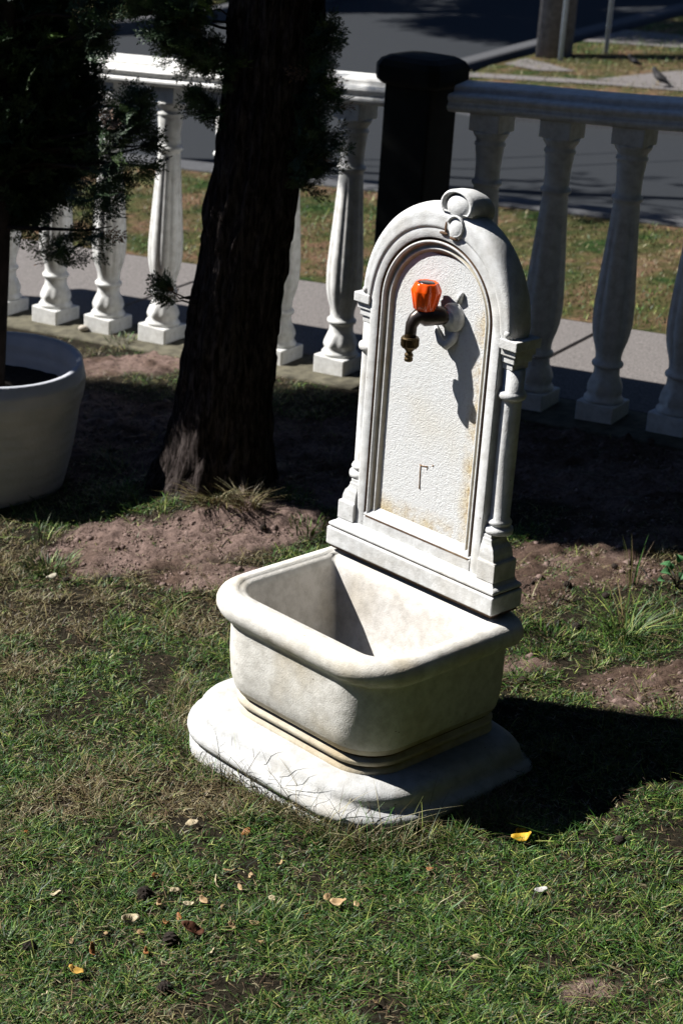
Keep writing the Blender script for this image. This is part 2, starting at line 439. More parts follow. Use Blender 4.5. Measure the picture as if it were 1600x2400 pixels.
# grass of the verges: coarse short blades
def blades(name, x, y, z, h, wd, lean, colr, mat, parent=None, up=1.0, azi=None):
    n = len(x)
    az = rng.uniform(0, 2 * pi, n) if azi is None else azi
    fa = az + rng.normal(0, .6, n) + pi / 2
    dx, dy = np.cos(az), np.sin(az); sx, sy = np.cos(fa) * wd / 2, np.sin(fa) * wd / 2
    V = np.zeros((n, 7, 3), np.float32)
    for k, (s, wv) in enumerate(((0, 1), (.4, .9), (.75, .6))):
        hx = lean * h * s ** 1.7; hz = h * up * (s - .35 * np.clip(lean, 0, 2) * s * s * .5)
        for q, sg in ((0, -1), (1, 1)):
            V[:, k * 2 + q, 0] = x + dx * hx + sg * sx * wv; V[:, k * 2 + q, 1] = y + dy * hx + sg * sy * wv; V[:, k * 2 + q, 2] = z + hz
    hx = lean * h; V[:, 6, 0] = x + dx * hx; V[:, 6, 1] = y + dy * hx; V[:, 6, 2] = z + h * up * (1 - .175 * np.clip(lean, 0, 2))
    b = (np.arange(n) * 7)[:, None]
    Q = np.concatenate([b + np.array([0, 1, 3, 2]), b + np.array([2, 3, 5, 4])]); T = b + np.array([4, 5, 6])
    C = np.repeat(colr[:, None, :], 7, 1).reshape(-1, 3)
    return bigmesh(name, V.reshape(-1, 3), Q, T, mat, parent, C)

def pick_cols(n, dry, seed=0):
    """blade colours: dry = probability of straw"""
    g = np.array([(.035, .110, .018), (.055, .15, .026), (.090, .185, .030), (.028, .085, .022), (.13, .21, .05), (.30, .34, .13), (.018, .055, .018)])
    s = np.array([(.34, .28, .12), (.24, .18, .08), (.40, .36, .18), (.17, .11, .055)])
    c = g[rng.integers(0, len(g), n)] * rng.uniform(.25, 1.2, (n, 1)) * np.array([.95, .96, .60])
    d = rng.uniform(0, 1, n) < dry
    c[d] = s[rng.integers(0, len(s), d.sum())] * rng.uniform(.3, .95, (d.sum(), 1)) * .85
    return c

def verge_grass(a0, a1, o0, o1, n, hh, label):
    a = rng.uniform(a0, a1, n); o = rng.uniform(o0, o1, n)
    x = FPX0 + CA * a - SA * o; y = FPY0 + SA * a + CA * o
    dry = fbm(x * 2.2, y * 2.2, 41, 4); keep = rng.uniform(0, 1, n) < np.clip(1.5 - 1.6 * dry, .15, 1)
    x, y, dry = x[keep], y[keep], dry[keep]; n = len(x)
    c = pick_cols(n, np.clip((dry - .40) * 4.0, .08, .9))
    ob = blades('verge_grass', x, y, SL * x - .006, rng.uniform(.4, 1.1, n) * hh, rng.uniform(.002, .004, n), rng.uniform(.2, 1.3, n), c, M_GRASS)
    tag(ob, label, 'grass', kind='stuff')
verge_grass(-2.6, 3.0, .87, 2.16, 45000, .022, 'short patchy green and brown grass on the strip between path and road')
verge_grass(-1.45, 1.2, 4.62, 7.9, 30000, .03, 'dry and green grass round the pole on the far corner')
verge_grass(-7.5, -4.97, 5.9, 8.5, 12000, .03, 'green grass beyond the side street at top left')

# ------------------------------------------------------------------ garden ground
def grid_ground():
    A = np.concatenate([np.linspace(-9, -.9, 20)[:-1], np.linspace(-.9, 3.6, 420), np.linspace(3.6, 9, 14)[1:]])
    O = np.concatenate([np.linspace(-9, -3.2, 14)[:-1], np.linspace(-3.2, -.062, 330)])
    aa, oo = np.meshgrid(A, O, indexing='ij'); x = FPX0 + CA * aa - SA * oo; y = FPY0 + SA * aa + CA * oo
    z = gz(x, y); m = soilmask(x, y)
    clod = fbm(x * 38, y * 38, 21, 3); z = z + m * (.016 * np.clip(clod - .50, 0, 1) * 3 + .006 * (fbm(x * 90, y * 90, 22, 2) - .5))
    V = np.stack([x, y, z], -1).reshape(-1, 3)
    ni, nj = aa.shape; p = (np.arange(ni - 1)[:, None] * nj + np.arange(nj - 1)[None, :]).ravel()
    Q = np.stack([p, p + nj, p + nj + 1, p + 1], -1)
    soil = np.array([.225, .162, .142]); litter = np.array([.075, .048, .032]); lawn = np.array([.026, .022, .014])
    lm = np.clip((fbm(x * 11, y * 11, 31, 5) - .45 + .14 * (x > .2)) * 5, 0, 1)[..., None]
    sc = soil * (1 - .75 * lm) + litter * .75 * lm
    # mound right before the trunk stays clean sand
    cl = np.clip(1.3 * np.maximum(blob(x, y, 400, 1270, .22, .1), blob(x, y, 600, 1290, .16, .08)), 0, 1)[..., None]
    sc = sc * (1 - cl) + soil * cl
    c = lawn * (1 - m[..., None]) + sc * m[..., None]
    ob = bigmesh('garden_ground', V, Q, [], M_SOIL, colr=c.reshape(-1, 3), smooth=True); ob['kind'] = 'structure'
grid_ground()

# ------------------------------------------------------------------ fountain
FX, FY, FYAW = .12954, 3.05566, -.776092
fountain = empty('garden_fountain', (FX, FY, 0), FYAW)
tag(fountain, 'white concrete garden fountain with arched back, basin and orange-handled tap on the grass', 'fountain')
def rrect(hw, vf, vb, rad, z, bow=0, k=8, s=10):
    P = []; br = .009 if vb < 0 else .045
    cs = [(hw - rad, vf + rad, -90), (hw - (rad if vb >= 0 else min(rad, br)), vb - min(rad, br), 0), (-hw + (rad if vb >= 0 else min(rad, br)), vb - min(rad, br), 90), (-hw + rad, vf + rad, 180)]
    corners = []
    for i, (cx, cy, a0) in enumerate(cs):
        ry = rad if i in (0, 3) else min(rad, br)
        rx = rad if i in (0, 3) else (min(rad, br) if vb < 0 else rad)
        corners.append([(cx + rx * cos(radians(a0 + 90 * j / k)), cy + ry * sin(radians(a0 + 90 * j / k))) for j in range(k + 1)])
    for i in range(4):
        P += corners[i]; a = corners[i][-1]; b = corners[(i + 1) % 4][0]
        P += [(a[0] + (b[0] - a[0]) * j / s, a[1] + (b[1] - a[1]) * j / s) for j in range(1, s)]
    out = []
    for u, v in P:
        if bow and v < 0: v -= bow * max(0, 1 - (u / hw) ** 2) * min(1, (v / vf) ** 2)
        out.append((u, v, z))
    return out
# base step
B = dict(hw=.274, vf=-.330, vb=.085)
rows = []; dirty = []
for d, z, rad in ((.004, -.07, .13), (.003, .004, .13), (.008, .0075, .13), (.008, .010, .13), (.001, .013, .13), (-.002, .020, .135), (-.001, .027, .135), (.005, .033, .13), (.013, .0365, .125),
                  (.019, .041, .12), (.0215, .048, .11), (.024, .056, .10), (.030, .063, .095), (.040, .0685, .09), (.054, .0712, .085), (.080, .072, .07), (.11, .0722, .05)):
    rows.append(rrect(B['hw'] - d, B['vf'] + d, B['vb'] - d * .6, rad, z, bow=.012))
V, F = rings(rows, True, True, True)
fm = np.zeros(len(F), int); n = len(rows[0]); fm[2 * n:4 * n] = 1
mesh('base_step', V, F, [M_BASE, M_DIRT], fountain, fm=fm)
# basin
R_ = [(.180, -.266, .055, .072, .060), (.186, -.272, .058, .077, .066), (.187, -.273, .058, .078, .078), (.1785, -.2635, .055, .071, .0812), (.1785, -.2635, .055, .071, .0842), (.186, -.272, .056, .077, .087),
      (.187, -.273, .057, .077, .0955), (.1765, -.2625, .053, .069, .0983), (.1765, -.2625, .053, .069, .1022), (.184, -.271, .055, .074, .106), (.191, -.279, .058, .079, .119), (.196, -.285, .06, .082, .142),
      (.198, -.288, .06, .083, .18), (.1975, -.288, .06, .082, .225), (.1975, -.288, .06, .082, .240), (.201, -.290, .063, .085, .2465), (.213, -.295, .064, .09, .250), (.223, -.300, .066, .094, .257),
      (.228, -.304, .068, .096, .267), (.228, -.304, .068, .096, .277), (.224, -.300, .066, .094, .286), (.215, -.292, .062, .088, .2925), (.205, -.281, .056, .079, .295),
      (.197, -.271, .035, .070, .294), (.1955, -.268, .010, .068, .2915), (.190, -.261, -.010, .062, .2905), (.184, -.252, -.020, .056, .286), (.180, -.246, -.024, .050, .277),
      (.176, -.240, -.026, .046, .25), (.166, -.224, -.030, .044, .18), (.155, -.207, -.038, .05, .130), (.134, -.183, -.055, .05, .115), (.09, -.14, -.08, .02, .112)]
rows = [[(u_ + .008, v_, w_) for u_, v_, w_ in rrect(a - .003, b_ - .006, c_, d_, z_ - (.005 if z_ > .23 else 0))] for a, b_, c_, d_, z_ in R_]
V, F = rings(rows, True, True, True)
n = len(rows[0]); fm = np.zeros(len(F), int); fm[3 * n:5 * n] = 1; fm[7 * n:9 * n] = 1; fm[1 * n:3 * n] = 3; fm[5 * n:7 * n] = 3; fm[9 * n:10 * n] = 3; fm[27 * n:] = 2
mesh('basin', V, F, [M_BASIN, M_DIRT, M_INNER, M_BEAD], fountain, fm=fm)
# plinth between basin and arched back
def prism_u(prof, u0, u1):
    rows = [[(u0, v, z) for v, z in prof], [(u1, v, z) for v, z in prof]]
    return rings(rows, True, True, True)
o = mesh('plinth_block', *box(-.199, .199, -.018, .058, .3015, .3345), M_CONC, fountain, smooth=False); bevel(o, .003, 3)
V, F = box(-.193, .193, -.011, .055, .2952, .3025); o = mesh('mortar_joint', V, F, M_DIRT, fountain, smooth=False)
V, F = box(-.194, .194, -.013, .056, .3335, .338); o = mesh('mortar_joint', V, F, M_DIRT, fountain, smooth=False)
def moulded(prof, hw0, name, mat):
    """stepped plinth moulding: rows of (inset, z), with side returns"""
    rows = [[(-hw0 + i, -.0165 + i, z), (hw0 - i, -.0165 + i, z), (hw0 - i, .058 - i * .5, z), (-hw0 + i, .058 - i * .5, z)] for i, z in prof]
    V, F = rings(rows, True, True, True); o = mesh(name, V, F, mat, fountain, smooth=False); bevel(o, .0012, 2); return o
moulded([(0.002, .3365), (0, .3385), (0, .342), (.003, .3445), (.0075, .3465), (.010, .349), (.0125, .353), (.016, .3545)], .1965, 'plinth_moulding', M_CONC)

# arched frame, swept round legs and arch
ZS = .770
def arch_sweep(prof, zb, na=56, nl=10, taper=None):
    st = [('l', zb + (ZS - zb) * i / nl) for i in range(nl)] + [('a', pi - pi * i / na) for i in range(na + 1)] + [('r', ZS - (ZS - zb) * (i + 1) / nl) for i in range(nl)]
    rows = []
    for k, t in st:
        if k == 'l': rows.append([(-r, v, t) for r, v in prof])
        elif k == 'r': rows.append([(r, v, t) for r, v in prof])
        else: rows.append([(r * cos(t), v, ZS + r * sin(t)) for r, v in prof])
    return rows
frame_prof = [(.147, .052), (.147, .003), (.146, .0006), (.144, 0), (.1285, 0), (.127, .001)]
V, F = rings(arch_sweep(frame_prof, .352), False); mesh('arch_frame', V, F, M_CONC, fountain)
mp = [(.127, .0008), (.1262, .006), (.1232, .0065), (.1226, .0015), (.1212, .0004), (.1195, .0006), (.1182, .0018), (.1176, .0052), (.1158, .0072), (.1130, .0080), (.1108, .0076), (.1095, .0060), (.1078, .0058), (.1064, .0070), (.1058, .0098), (.1040, .0112), (.1005, .0125), (.1000, .016)]
V, F = rings(arch_sweep(mp, .36), False)
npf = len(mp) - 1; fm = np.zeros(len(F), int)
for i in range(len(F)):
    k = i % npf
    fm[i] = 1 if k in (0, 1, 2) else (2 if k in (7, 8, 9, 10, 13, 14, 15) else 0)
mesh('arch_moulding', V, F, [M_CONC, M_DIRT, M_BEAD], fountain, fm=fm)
# back and side closure of the slab
P = [(r_ * cos(a), r_ * sin(a)) for r_, a in [(.147, pi * i / 40) for i in range(41)]]
outline = [(.147, .352)] + [(x, ZS + y) for x, y in P] + [(-.147, .352)]
V, F = rings([[(u, .0515, z) for u, z in outline], [(u, .058, z) for u, z in outline]], True, True, True)
mesh('back_slab', V, F, M_CONC, fountain, smooth=False)
# pebbled panel (real relief)
nu, nz = 150, 340
U = np.linspace(-.105, .105, nu); Z = np.linspace(.38, .868, nz); uu, zz = np.meshgrid(U, Z, indexing='ij')
hgt = .5 * vn(uu * 420 + 2 * vn(uu * 60, zz * 60, 3), zz * 300 + 7, 51) + .5 * vn(uu * 560 + 11, zz * 400, 52)
vv = .0121 - .0005 * hgt
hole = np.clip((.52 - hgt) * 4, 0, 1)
p = (np.arange(nu - 1)[:, None] * nz + np.arange(nz - 1)[None, :]).ravel()
bigmesh('textured_panel', np.stack([uu, vv, zz], -1).reshape(-1, 3), np.stack([p, p + nz, p + nz + 1, p + 1], -1), [], M_PANEL, fountain, colr=np.repeat(hole.reshape(-1, 1), 3, 1), smooth=True)
# sill under the panel
V, F = prism_u([(-.0006, .352), (-.0006, .3735), (.0012, .3742), (.0012, .3752), (-.0004, .3762), (.0005, .3785), (.0035, .3815), (.0075, .387), (.0105, .3915), (.0120, .3935), (.048, .3935), (.048, .352)], -.1266, .1266)
o = mesh('sill', V, F, M_CONC, fountain, smooth=False); bevel(o, .0008, 2)
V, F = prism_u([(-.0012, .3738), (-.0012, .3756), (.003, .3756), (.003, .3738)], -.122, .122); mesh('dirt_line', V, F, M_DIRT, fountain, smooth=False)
# rusty scratch on the panel
V, F = merge([tube([(-.012, .0112, .502), (-.012, .0112, .488), (-.0115, .0112, .470), (-.0105, .0112, .458)], [.0006, .0008, .0007, .0012], 6), tube([(-.014, .0112, .500), (-.006, .0112, .5005), (.004, .0113, .503), (.003, .0113, .496)], [.0005, .0006, .0006, .0005], 6), tube([(.014, .0113, .506), (.017, .0113, .509)], .0006, 5)])
mesh('scratch_mark', V, F, M_SCRATCH, fountain)
# archivolt: crescent with rounded shoulder and scroll ends
def archivolt():
    rows = []; na = 72; ext = 5
    ts = [-.085 + (pi + .17) * i / na for i in range(na + 1)]
    for i, t in enumerate(ts):
        s = sin(t)
        rin = .1555 - .0095 * max(0, s) ** 1.2 ; rout = .1865 + .002 * max(0, s)
        e = min(i, na - i) / 4.0
        sh = sqrt(max(0, 1 - (1 - min(e, 1)) ** 2)) if e < 1 else 1.0
        mid = (rin + rout) / 2; hw = (rout - rin) / 2 * max(.12, sh)
        ri, ro = mid - hw, mid + hw; L = ro - ri
        d = .003 * (1 - sh)
        kx = 1 - .075 * abs(cos(t))
        prof = [(ri + .001, .03), (ri, .006), (ri + L * .03, .000 + d), (ri + L * .10, -.0020 + d), (ri + L * .18, -.0026 + d), (ri + L * .30, -.0022 + d), (ri + L * .48, -.0020 + d), (ri + L * .62, -.0022 + d), (ri + L * .72, -.0008 + d),
                (ri + L * .84, .0026 + d), (ri + L * .93, .0085), (ri + L * .98, .016), (ro, .025), (ro - .002, .038), (ro - .008, .050), (ro - .018, .057), (ri, .058)]
        rows.append([(r * kx * cos(t), v, ZS - .004 + r * sin(t)) for r, v in prof])
    return rings(rows, True, True, True)
V, F = archivolt(); mesh('archivolt', V, F, M_CONC, fountain)
def sphere(c, r, sx=1, sy=1, sz=1, nu_=20, nv=12):
    rows = []
    for i in range(1, nv):
        th = pi * i / nv
        rows.append([(c[0] + r * sx * sin(th) * cos(2 * pi * j / nu_), c[1] + r * sy * sin(th) * sin(2 * pi * j / nu_), c[2] + r * sz * cos(th)) for j in range(nu_)])
    V, F = rings(rows, True, False, False)
    V.append((c[0], c[1], c[2] + r * sz)); V.append((c[0], c[1], c[2] - r * sz)); a = len(V) - 2; m_ = (nv - 2) * nu_
    F += [(a, (j + 1) % nu_, j) for j in range(nu_)] + [(a + 1, m_ + j, m_ + (j + 1) % nu_) for j in range(nu_)]
    return V, F
for s in (-1, 1): mesh('scroll_button', *sphere((s * .160, .000, ZS + .006), .0062, 1, .7, 1), M_CONC, fountain)
# crowning scroll: a thick curled shell, small scroll below it
def crest():
    cu, cz = .030, .958
    def arc(v, rx, rz, dz, a0=-35, a1=215, n_=30):
        return [(cu + rx * cos(radians(a0 + (a1 - a0) * i / n_)), v, cz + dz + rz * sin(radians(a0 + (a1 - a0) * i / n_)) * (1 if i else 1)) for i in range(n_ + 1)]
    hood = rings([arc(.020, .012, .010, 0), arc(.012, .024, .0175, 0), arc(.002, .0265, .0195, 0), arc(-.0030, .0290, .0205, 0), arc(-.0035, .0330, .0232, 0), arc(.002, .0365, .0258, 0), arc(.020, .0375, .0262, -.001), arc(.036, .0370, .0255, -.003), arc(.050, .0355, .0235, -.007), arc(.058, .031, .021, -.011), arc(.061, .020, .012, -.016)], True, True, True)
    mesh('crest_hood', *hood, M_CONC, fountain)
    mesh('crest_ball', *sphere((cu + .002, .004, cz - .003), .0235, 1.08, .45, .85), M_CONC, fountain)
    def curl(cx, cz_, r, th, a0, a1, v0, v1, n_):
        rows = []
        for i in range(n_ + 1):
            t = radians(a0 + (a1 - a0) * i / n_); k = i / n_; tt = th * (1 - .5 * k); rr = r * (1 - .2 * k)
            rows.append([(cx + (rr - tt + tt * q) * cos(t), v, cz_ + (rr - tt + tt * q) * 1.05 * sin(t)) for v, q in ((v0, .3), (v0 - .002, .7), (v0 + .001, 1.05), (v1, 1.1), (v1, .2))])
        return rings(rows, True, True, True)
    mesh('crest_scroll', *curl(.034, .924, .0195, .006, 165, -95, -.0045, .01, 22), M_CONC, fountain)
    mesh('crest_scroll', *sphere((.033, -.0005, .919), .0150, 1, .42, 1.15), M_CONC, fountain)
    o_ = mesh('crest_neck', *box(-.002, .062, .006, .055, .915, .950), M_CONC, fountain, smooth=False); bevel(o_, .006, 3)
    mesh('dirt_streak', *merge([sphere((.012, -.0022, .918), .0035, .8, .4, 3.0), sphere((.008, -.0022, .9085), .0040, 2.4, .5, .7), sphere((.031, -.0030, .9045), .0060, 1.5, .4, .5)]), M_DIRT, fountain)
crest()
# capitals, half columns and pedestals at each side
for s in (-1, 1):
    def bx(u0, u1, v0, v1, z0, z1, name, bev=.0015, mat=M_CONC):
        a, b_ = sorted((s * u0, s * u1)); o = mesh(name, *box(a, b_, v0, v1, z0, z1), mat, fountain, smooth=False); bevel(o, bev, 2); return o
    bx(.1472, .184, -.0035, .058, .7515, .768, 'capital_abacus')
    bx(.1472, .179, .002, .053, .7395, .7515, 'capital_step'); bx(.1472, .175, .005, .050, .7275, .7395, 'capital_step'); bx(.1472, .171, .008, .047, .716, .7275, 'capital_step')
    c = (s * .1605, .026)
    prof = [(.0150, .43), (.0235, .432), (.0245, .437), (.0235, .442), (.0185, .444), (.0175, .447), (.0205, .449), (.0210, .452), (.0195, .455), (.0165, .459), (.0170, .56), (.0168, .66), (.0162, .664), (.0225, .667), (.0238, .672), (.0225, .677), (.0175, .680), (.0178, .716)]
    mesh('half_column', *lathe(prof, 28, c), M_CONC, fountain)
    rows = []
    for i, z in ((.0, .353), (.0, .3845), (.002, .387), (.0065, .3885), (.0075, .391), (.0085, .3985), (.0125, .408), (.0185, .414), (.021, .419), (.0215, .4235), (.024, .425), (.024, .431)):
        u0, u1 = .1472, .186 - i * .85; v0, v1 = -.0055 + i * .35, .050 - i * .4
        rows.append([(s * u0, v0, z), (s * u1, v0, z), (s * u1, v1, z), (s * u0, v1, z)] if s > 0 else [(s * u1, v0, z), (s * u0, v0, z), (s * u0, v1, z), (s * u1, v1, z)])
    o = mesh('pedestal', *rings(rows, True, True, True), M_CONC, fountain, smooth=False); bevel(o, .001, 2)

# tap
def tap():
    tp = bpy.data.objects.new('tap', None); link(tp, fountain)
    mt = Vector((.034, .014, .774)); ax = Vector((-.63, -.77, 0)).normalized()
    # boss on the panel
    Rm = Vector((0, -1, 0)).to_track_quat('Z', 'Y').to_matrix().to_4x4()
    prof = [(.024, -.008), (.0245, .003), (.022, .008), (.014, .0105), (.0135, .013)]
    mesh('boss', *xf(lathe(prof, 28), Matrix.Translation((.033, .010, .772)) @ Rm), M_CONC, tp)
    Ra = ax.to_track_quat('Z', 'Y').to_matrix().to_4x4()
    mesh('wall_flange', *xf(lathe([(.016, -.004), (.0165, .004), (.012, .007), (.0115, .016), (.0095, .018)], 6), Matrix.Translation(mt) @ Ra), M_BRONZE, tp)
    # old painted pipe clip below the boss
    o = mesh('clip', *tube([(-.004, .010, .752), (.006, .004, .742), (.017, .001, .729), (.030, .002, .724), (.038, .007, .735), (.042, .012, .752)], [.002, .0045, .006, .0075, .008, .006], 10), M_CONC, tp)
    o = mesh('clip', *tube([(.043, .012, .800), (.047, .008, .812), (.049, .010, .818)], [.006, .005, .003], 8), M_CONC, tp)
    kb = Vector((-.003, -.020, 0)); sp = Vector((-.012, -.040, 0))
    body = [mt + Vector((0, 0, -.001)), mt * .6 + (kb + Vector((0, 0, .772))) * .4, kb + Vector((0, 0, .7705)), kb * .55 + sp * .45 + Vector((0, 0, .7700)), kb * .25 + sp * .75 + Vector((0, 0, .7655)), sp * .98 + kb * .02 + Vector((0, 0, .7560)), sp + Vector((0, 0, .746)), sp + Vector((0, 0, .736))]
    mesh('spout', *tube(body, [.013, .0155, .0175, .0140, .0115, .0102, .0098, .0098], 18), M_BRONZE, tp)
    mesh('bonnet', *lathe([(.0135, .765), (.0138, .776), (.0120, .7785), (.0118, .784)], 20, (kb.x, kb.y)), M_BRONZE, tp)
    # orange fluted handle
    lob = lambda z, t: 1 + .045 * cos(8 * t)
    hp = [(.006, .7815), (.0165, .7810), (.0185, .7825), (.0225, .803), (.0243, .8125), (.0238, .8150), (.0195, .8245), (.0175, .8275), (.0150, .8262), (.0140, .8235), (.0060, .8230)]
    h = mesh('handle', *lathe(hp, 64, (kb.x, kb.y), lob), M_KNOB, tp)
    mesh('handle_cap', *lathe([(.0132, .8236), (.0136, .8262), (.0120, .8275), (.004, .828)], 24, (kb.x, kb.y)), M_BLACKCAP, h)
    mesh('spindle', *lathe([(.0042, .778), (.0042, .8228)], 10, (kb.x, kb.y)), M_BRASS, h)
    rib = lambda z, t: 1 + (.035 * (1 if sin(30 * t) > 0 else -1) if .7205 < z < .7335 else 0)
    c = mesh('hose_connector', *lathe([(.0085, .7355), (.0138, .7355), (.0148, .7335), (.0148, .7333), (.0148, .7206), (.0148, .7204), (.0125, .717), (.0085, .7155)], 120, (sp.x, sp.y), rib), M_BRASS, tp, smooth=False)
    mesh('nozzle', *lathe([(.0085, .7175), (.0080, .714), (.0055, .711), (.0052, .708), (.0072, .7065), (.0074, .703), (.0060, .702), (.0060, .7005), (.0074, .6995), (.0072, .695), (.0052, .6935)], 24, (sp.x, sp.y)), M_BRASS, c)
tap()

# ------------------------------------------------------------------ balustrade
def baluster_mesh():
    prof = [(.050, .047), (.052, .052), (.0515, .056), (.048, .060), (.0455, .064), (.0445, .070), (.046, .074), (.047, .080), (.045, .090), (.0415, .100), (.038, .110), (.0355, .114), (.034, .122), (.0335, .135),
            (.0345, .139), (.040, .142), (.0415, .147), (.040, .152), (.0350, .155), (.0335, .162), (.0345, .175), (.038, .190), (.044, .208), (.0490, .230), (.0518, .255), (.0525, .280), (.0515, .310), (.0492, .345),
            (.0465, .385), (.0435, .425), (.0405, .465), (.0378, .505), (.0352, .540), (.0335, .562), (.0330, .572), (.0385, .575), (.0400, .580), (.0385, .585), (.0330, .588), (.0325, .600), (.0330, .625), (.0350, .650),
            (.0375, .668), (.0365, .674), (.0405, .678), (.0405, .684), (.0370, .688), (.0385, .696), (.0440, .703), (.0475, .711), (.0480, .716)]
    n = 60
    def mod(z, t):
        if .165 < z < .56:
            e = min(1, (z - .165) / .035) * min(1, (.56 - z) / .05)
            return 1 - .085 * e * (1 - abs(sin(5 * t)) ** .45)
        if .062 < z < .112:
            return 1 + .05 * cos(8 * t) * sin((z - .062) / .05 * pi)
        if .60 < z < .668: return 1 - .03 * (1 - abs(sin(6 * t)) ** .5)
        return 1
    V, F = lathe(prof, n, (0, 0), mod)
    return V, F
bv, bf = baluster_mesh()
def shear(V, x0, y0, up0=0):
    """stands upright on the sloping line"""
    return V
cs_, ss_ = cos(FA), sin(FA)
me_shaft = None
def squareblk(h, z0, z1, bev):
    return box(-h, h, -h, h, z0, z1)
sh_me = sh_pl = sh_cp = None
def baluster(a, parent, pl=.053):
    global sh_me, sh_pl, sh_cp
    x, y = fw(a + .053, .053); z = SL * x
    if sh_me is None:
        o = mesh('baluster', bv, bf, M_BALUS, parent); sh_me = o.data
    else:
        o = bpy.data.objects.new('baluster', sh_me); link(o, parent)
    o.location = (x, y, z + random.uniform(-.001, .001)); o.rotation_euler = (random.uniform(-.006, .006), random.uniform(-.006, .006), FA + random.uniform(-.05, .05))
    if sh_pl is None:
        q = mesh('foot_block', *box(-.053, .053, -.053, .053, -.02, .048), M_BALUS, o, smooth=False); bevel(q, .004, 2); sh_pl = q.data
        q2 = mesh('head_block', *box(-.044, .044, -.044, .044, .715, .772), M_BALUS, o, smooth=False); bevel(q2, .003, 2); sh_cp = q2.data
    else:
        for nm, md, bw in (('foot_block', sh_pl, .004), ('head_block', sh_cp, .003)):
            q = bpy.data.objects.new(nm, md); link(q, o); bevel(q, bw, 2)
def rail(a0, a1, parent):
    prof = [(.004, .764), (-.004, .768), (-.009, .776), (-.009, .782), (-.004, .786), (-.003, .792), (-.008, .797), (-.010, .804), (-.006, .810), (.004, .812), (.020, .8125), (.022, .818), (.0225, .824), (.027, .829), (.085, .834), (.093, .830), (.095, .822), (.108, .818), (.116, .806), (.116, .786), (.108, .772), (.100, .764)]
    rows = []
    for a in np.linspace(a0, a1, 24):
        row = []
        for o_, z_ in prof:
            x, y = fw(a, o_); row.append((x, y, SL * x + z_ + .0015 * sin(a * 9)))
        rows.append(row)
    o = mesh('handrail', *rings(rows, True, True, True), M_BALUS, parent, smooth=False); bevel(o, .0015, 2)
    # grime in the step of the rail
def footing(a0, a1, parent):
    V = []
    for zz in (-.08, .002):
        for a, o_ in ((a0, -.075), (a1, -.075), (a1, .138), (a0, .138)):
            x, y = fw(a, o_); V.append((x, y, SL * x + zz))
    o = mesh('footing', V, box(0, 1, 0, 1, 0, 1)[1], M_FOOT, parent, smooth=False); bevel(o, .006, 2)
x, y = fw(.6, .05)
bal1 = empty('balustrade'); tag(bal1, 'white fluted balustrade run left of the dark post, mostly in sun', 'balustrade', 'balustrade runs along the footpath')
bal2 = empty('balustrade'); tag(bal2, 'white fluted balustrade run right of the dark post, wholly in shade', 'balustrade', 'balustrade runs along the footpath')
for a in (-.645, -.43, -.215, 0, .215, .43, .645, .86, 1.075): baluster(a, bal1)
for a in (1.50, 1.70, 1.905, 2.11, 2.32): baluster(a, bal2)
rail(-.9, 1.262, bal1); rail(1.448, 2.7, bal2)
footing(-.9, 1.262, bal1); footing(1.448, 2.7, bal2)
# dark square post with chamfered cap
px_, py_ = fw(1.335, .045)
post = empty('fence_post', (px_, py_, SL * px_), FA); tag(post, 'dark square post with broad chamfered cap between the two balustrade runs', 'post')
o = mesh('shaft', *box(-.071, .071, -.071, .071, -.05, .840), M_POST, post, smooth=False); bevel(o, .006, 2)
rows = []
for h_, z_ in ((.071, .818), (.088, .824), (.096, .832), (.098, .842), (.098, .872), (.090, .886), (.072, .896), (.045, .900)):
    c_ = .022
    rows.append([(h_ - c_, -h_, z_), (h_, -h_ + c_, z_), (h_, h_ - c_, z_), (h_ - c_, h_, z_), (-h_ + c_, h_, z_), (-h_, h_ - c_, z_), (-h_, -h_ + c_, z_), (-h_ + c_, -h_, z_)])
o = mesh('cap', *rings(rows, True, True, True), M_POST, post, smooth=False); bevel(o, .003, 2)

# ------------------------------------------------------------------ conifers
def spray(seed):
    """one flat cypress spray, about 1 unit long: arrays of diamond leaflets"""
    r = np.random.default_rng(seed); P = []
    def seg(p, d, L, depth):
        k = max(3, int(L * 11))
        for i in range(k):
            q = p + d * L * (i + .5) / k
            for sd_ in (-1, 1):
                ang = sd_ * r.uniform(.45, .8); dd = np.array([d[0] * cos(ang) - d[1] * sin(ang), d[0] * sin(ang) + d[1] * cos(ang), r.uniform(-.35, .35)])
                P.append((q, dd, r.uniform(.10, .17)))
        P.append((p + d * L, d, .16))
    main = np.array([1., 0, 0]); seg(np.zeros(3), main, 1.0, 0)
    for i in range(7):
        t = .12 + .12 * i; s_ = 1 if i % 2 else -1; ang = s_ * r.uniform(.55, .9)
        d = np.array([cos(ang), sin(ang), r.uniform(-.3, .3)]); seg(main * t, d, r.uniform(.28, .5) * (1.1 - .5 * t), 1)
    V = []
    for q, d, L in P:
        d = d / np.linalg.norm(d); up = np.array([r.uniform(-.5, .5), r.uniform(-.5, .5), 1]); sd_ = np.cross(d, up); sd_ /= np.linalg.norm(sd_)
        V.append([q, q + d * L * .45 + sd_ * L * .22, q + d * L, q + d * L * .45 - sd_ * L * .22])
    return np.array(V)
SPR = [spray(i) for i in range(4)]
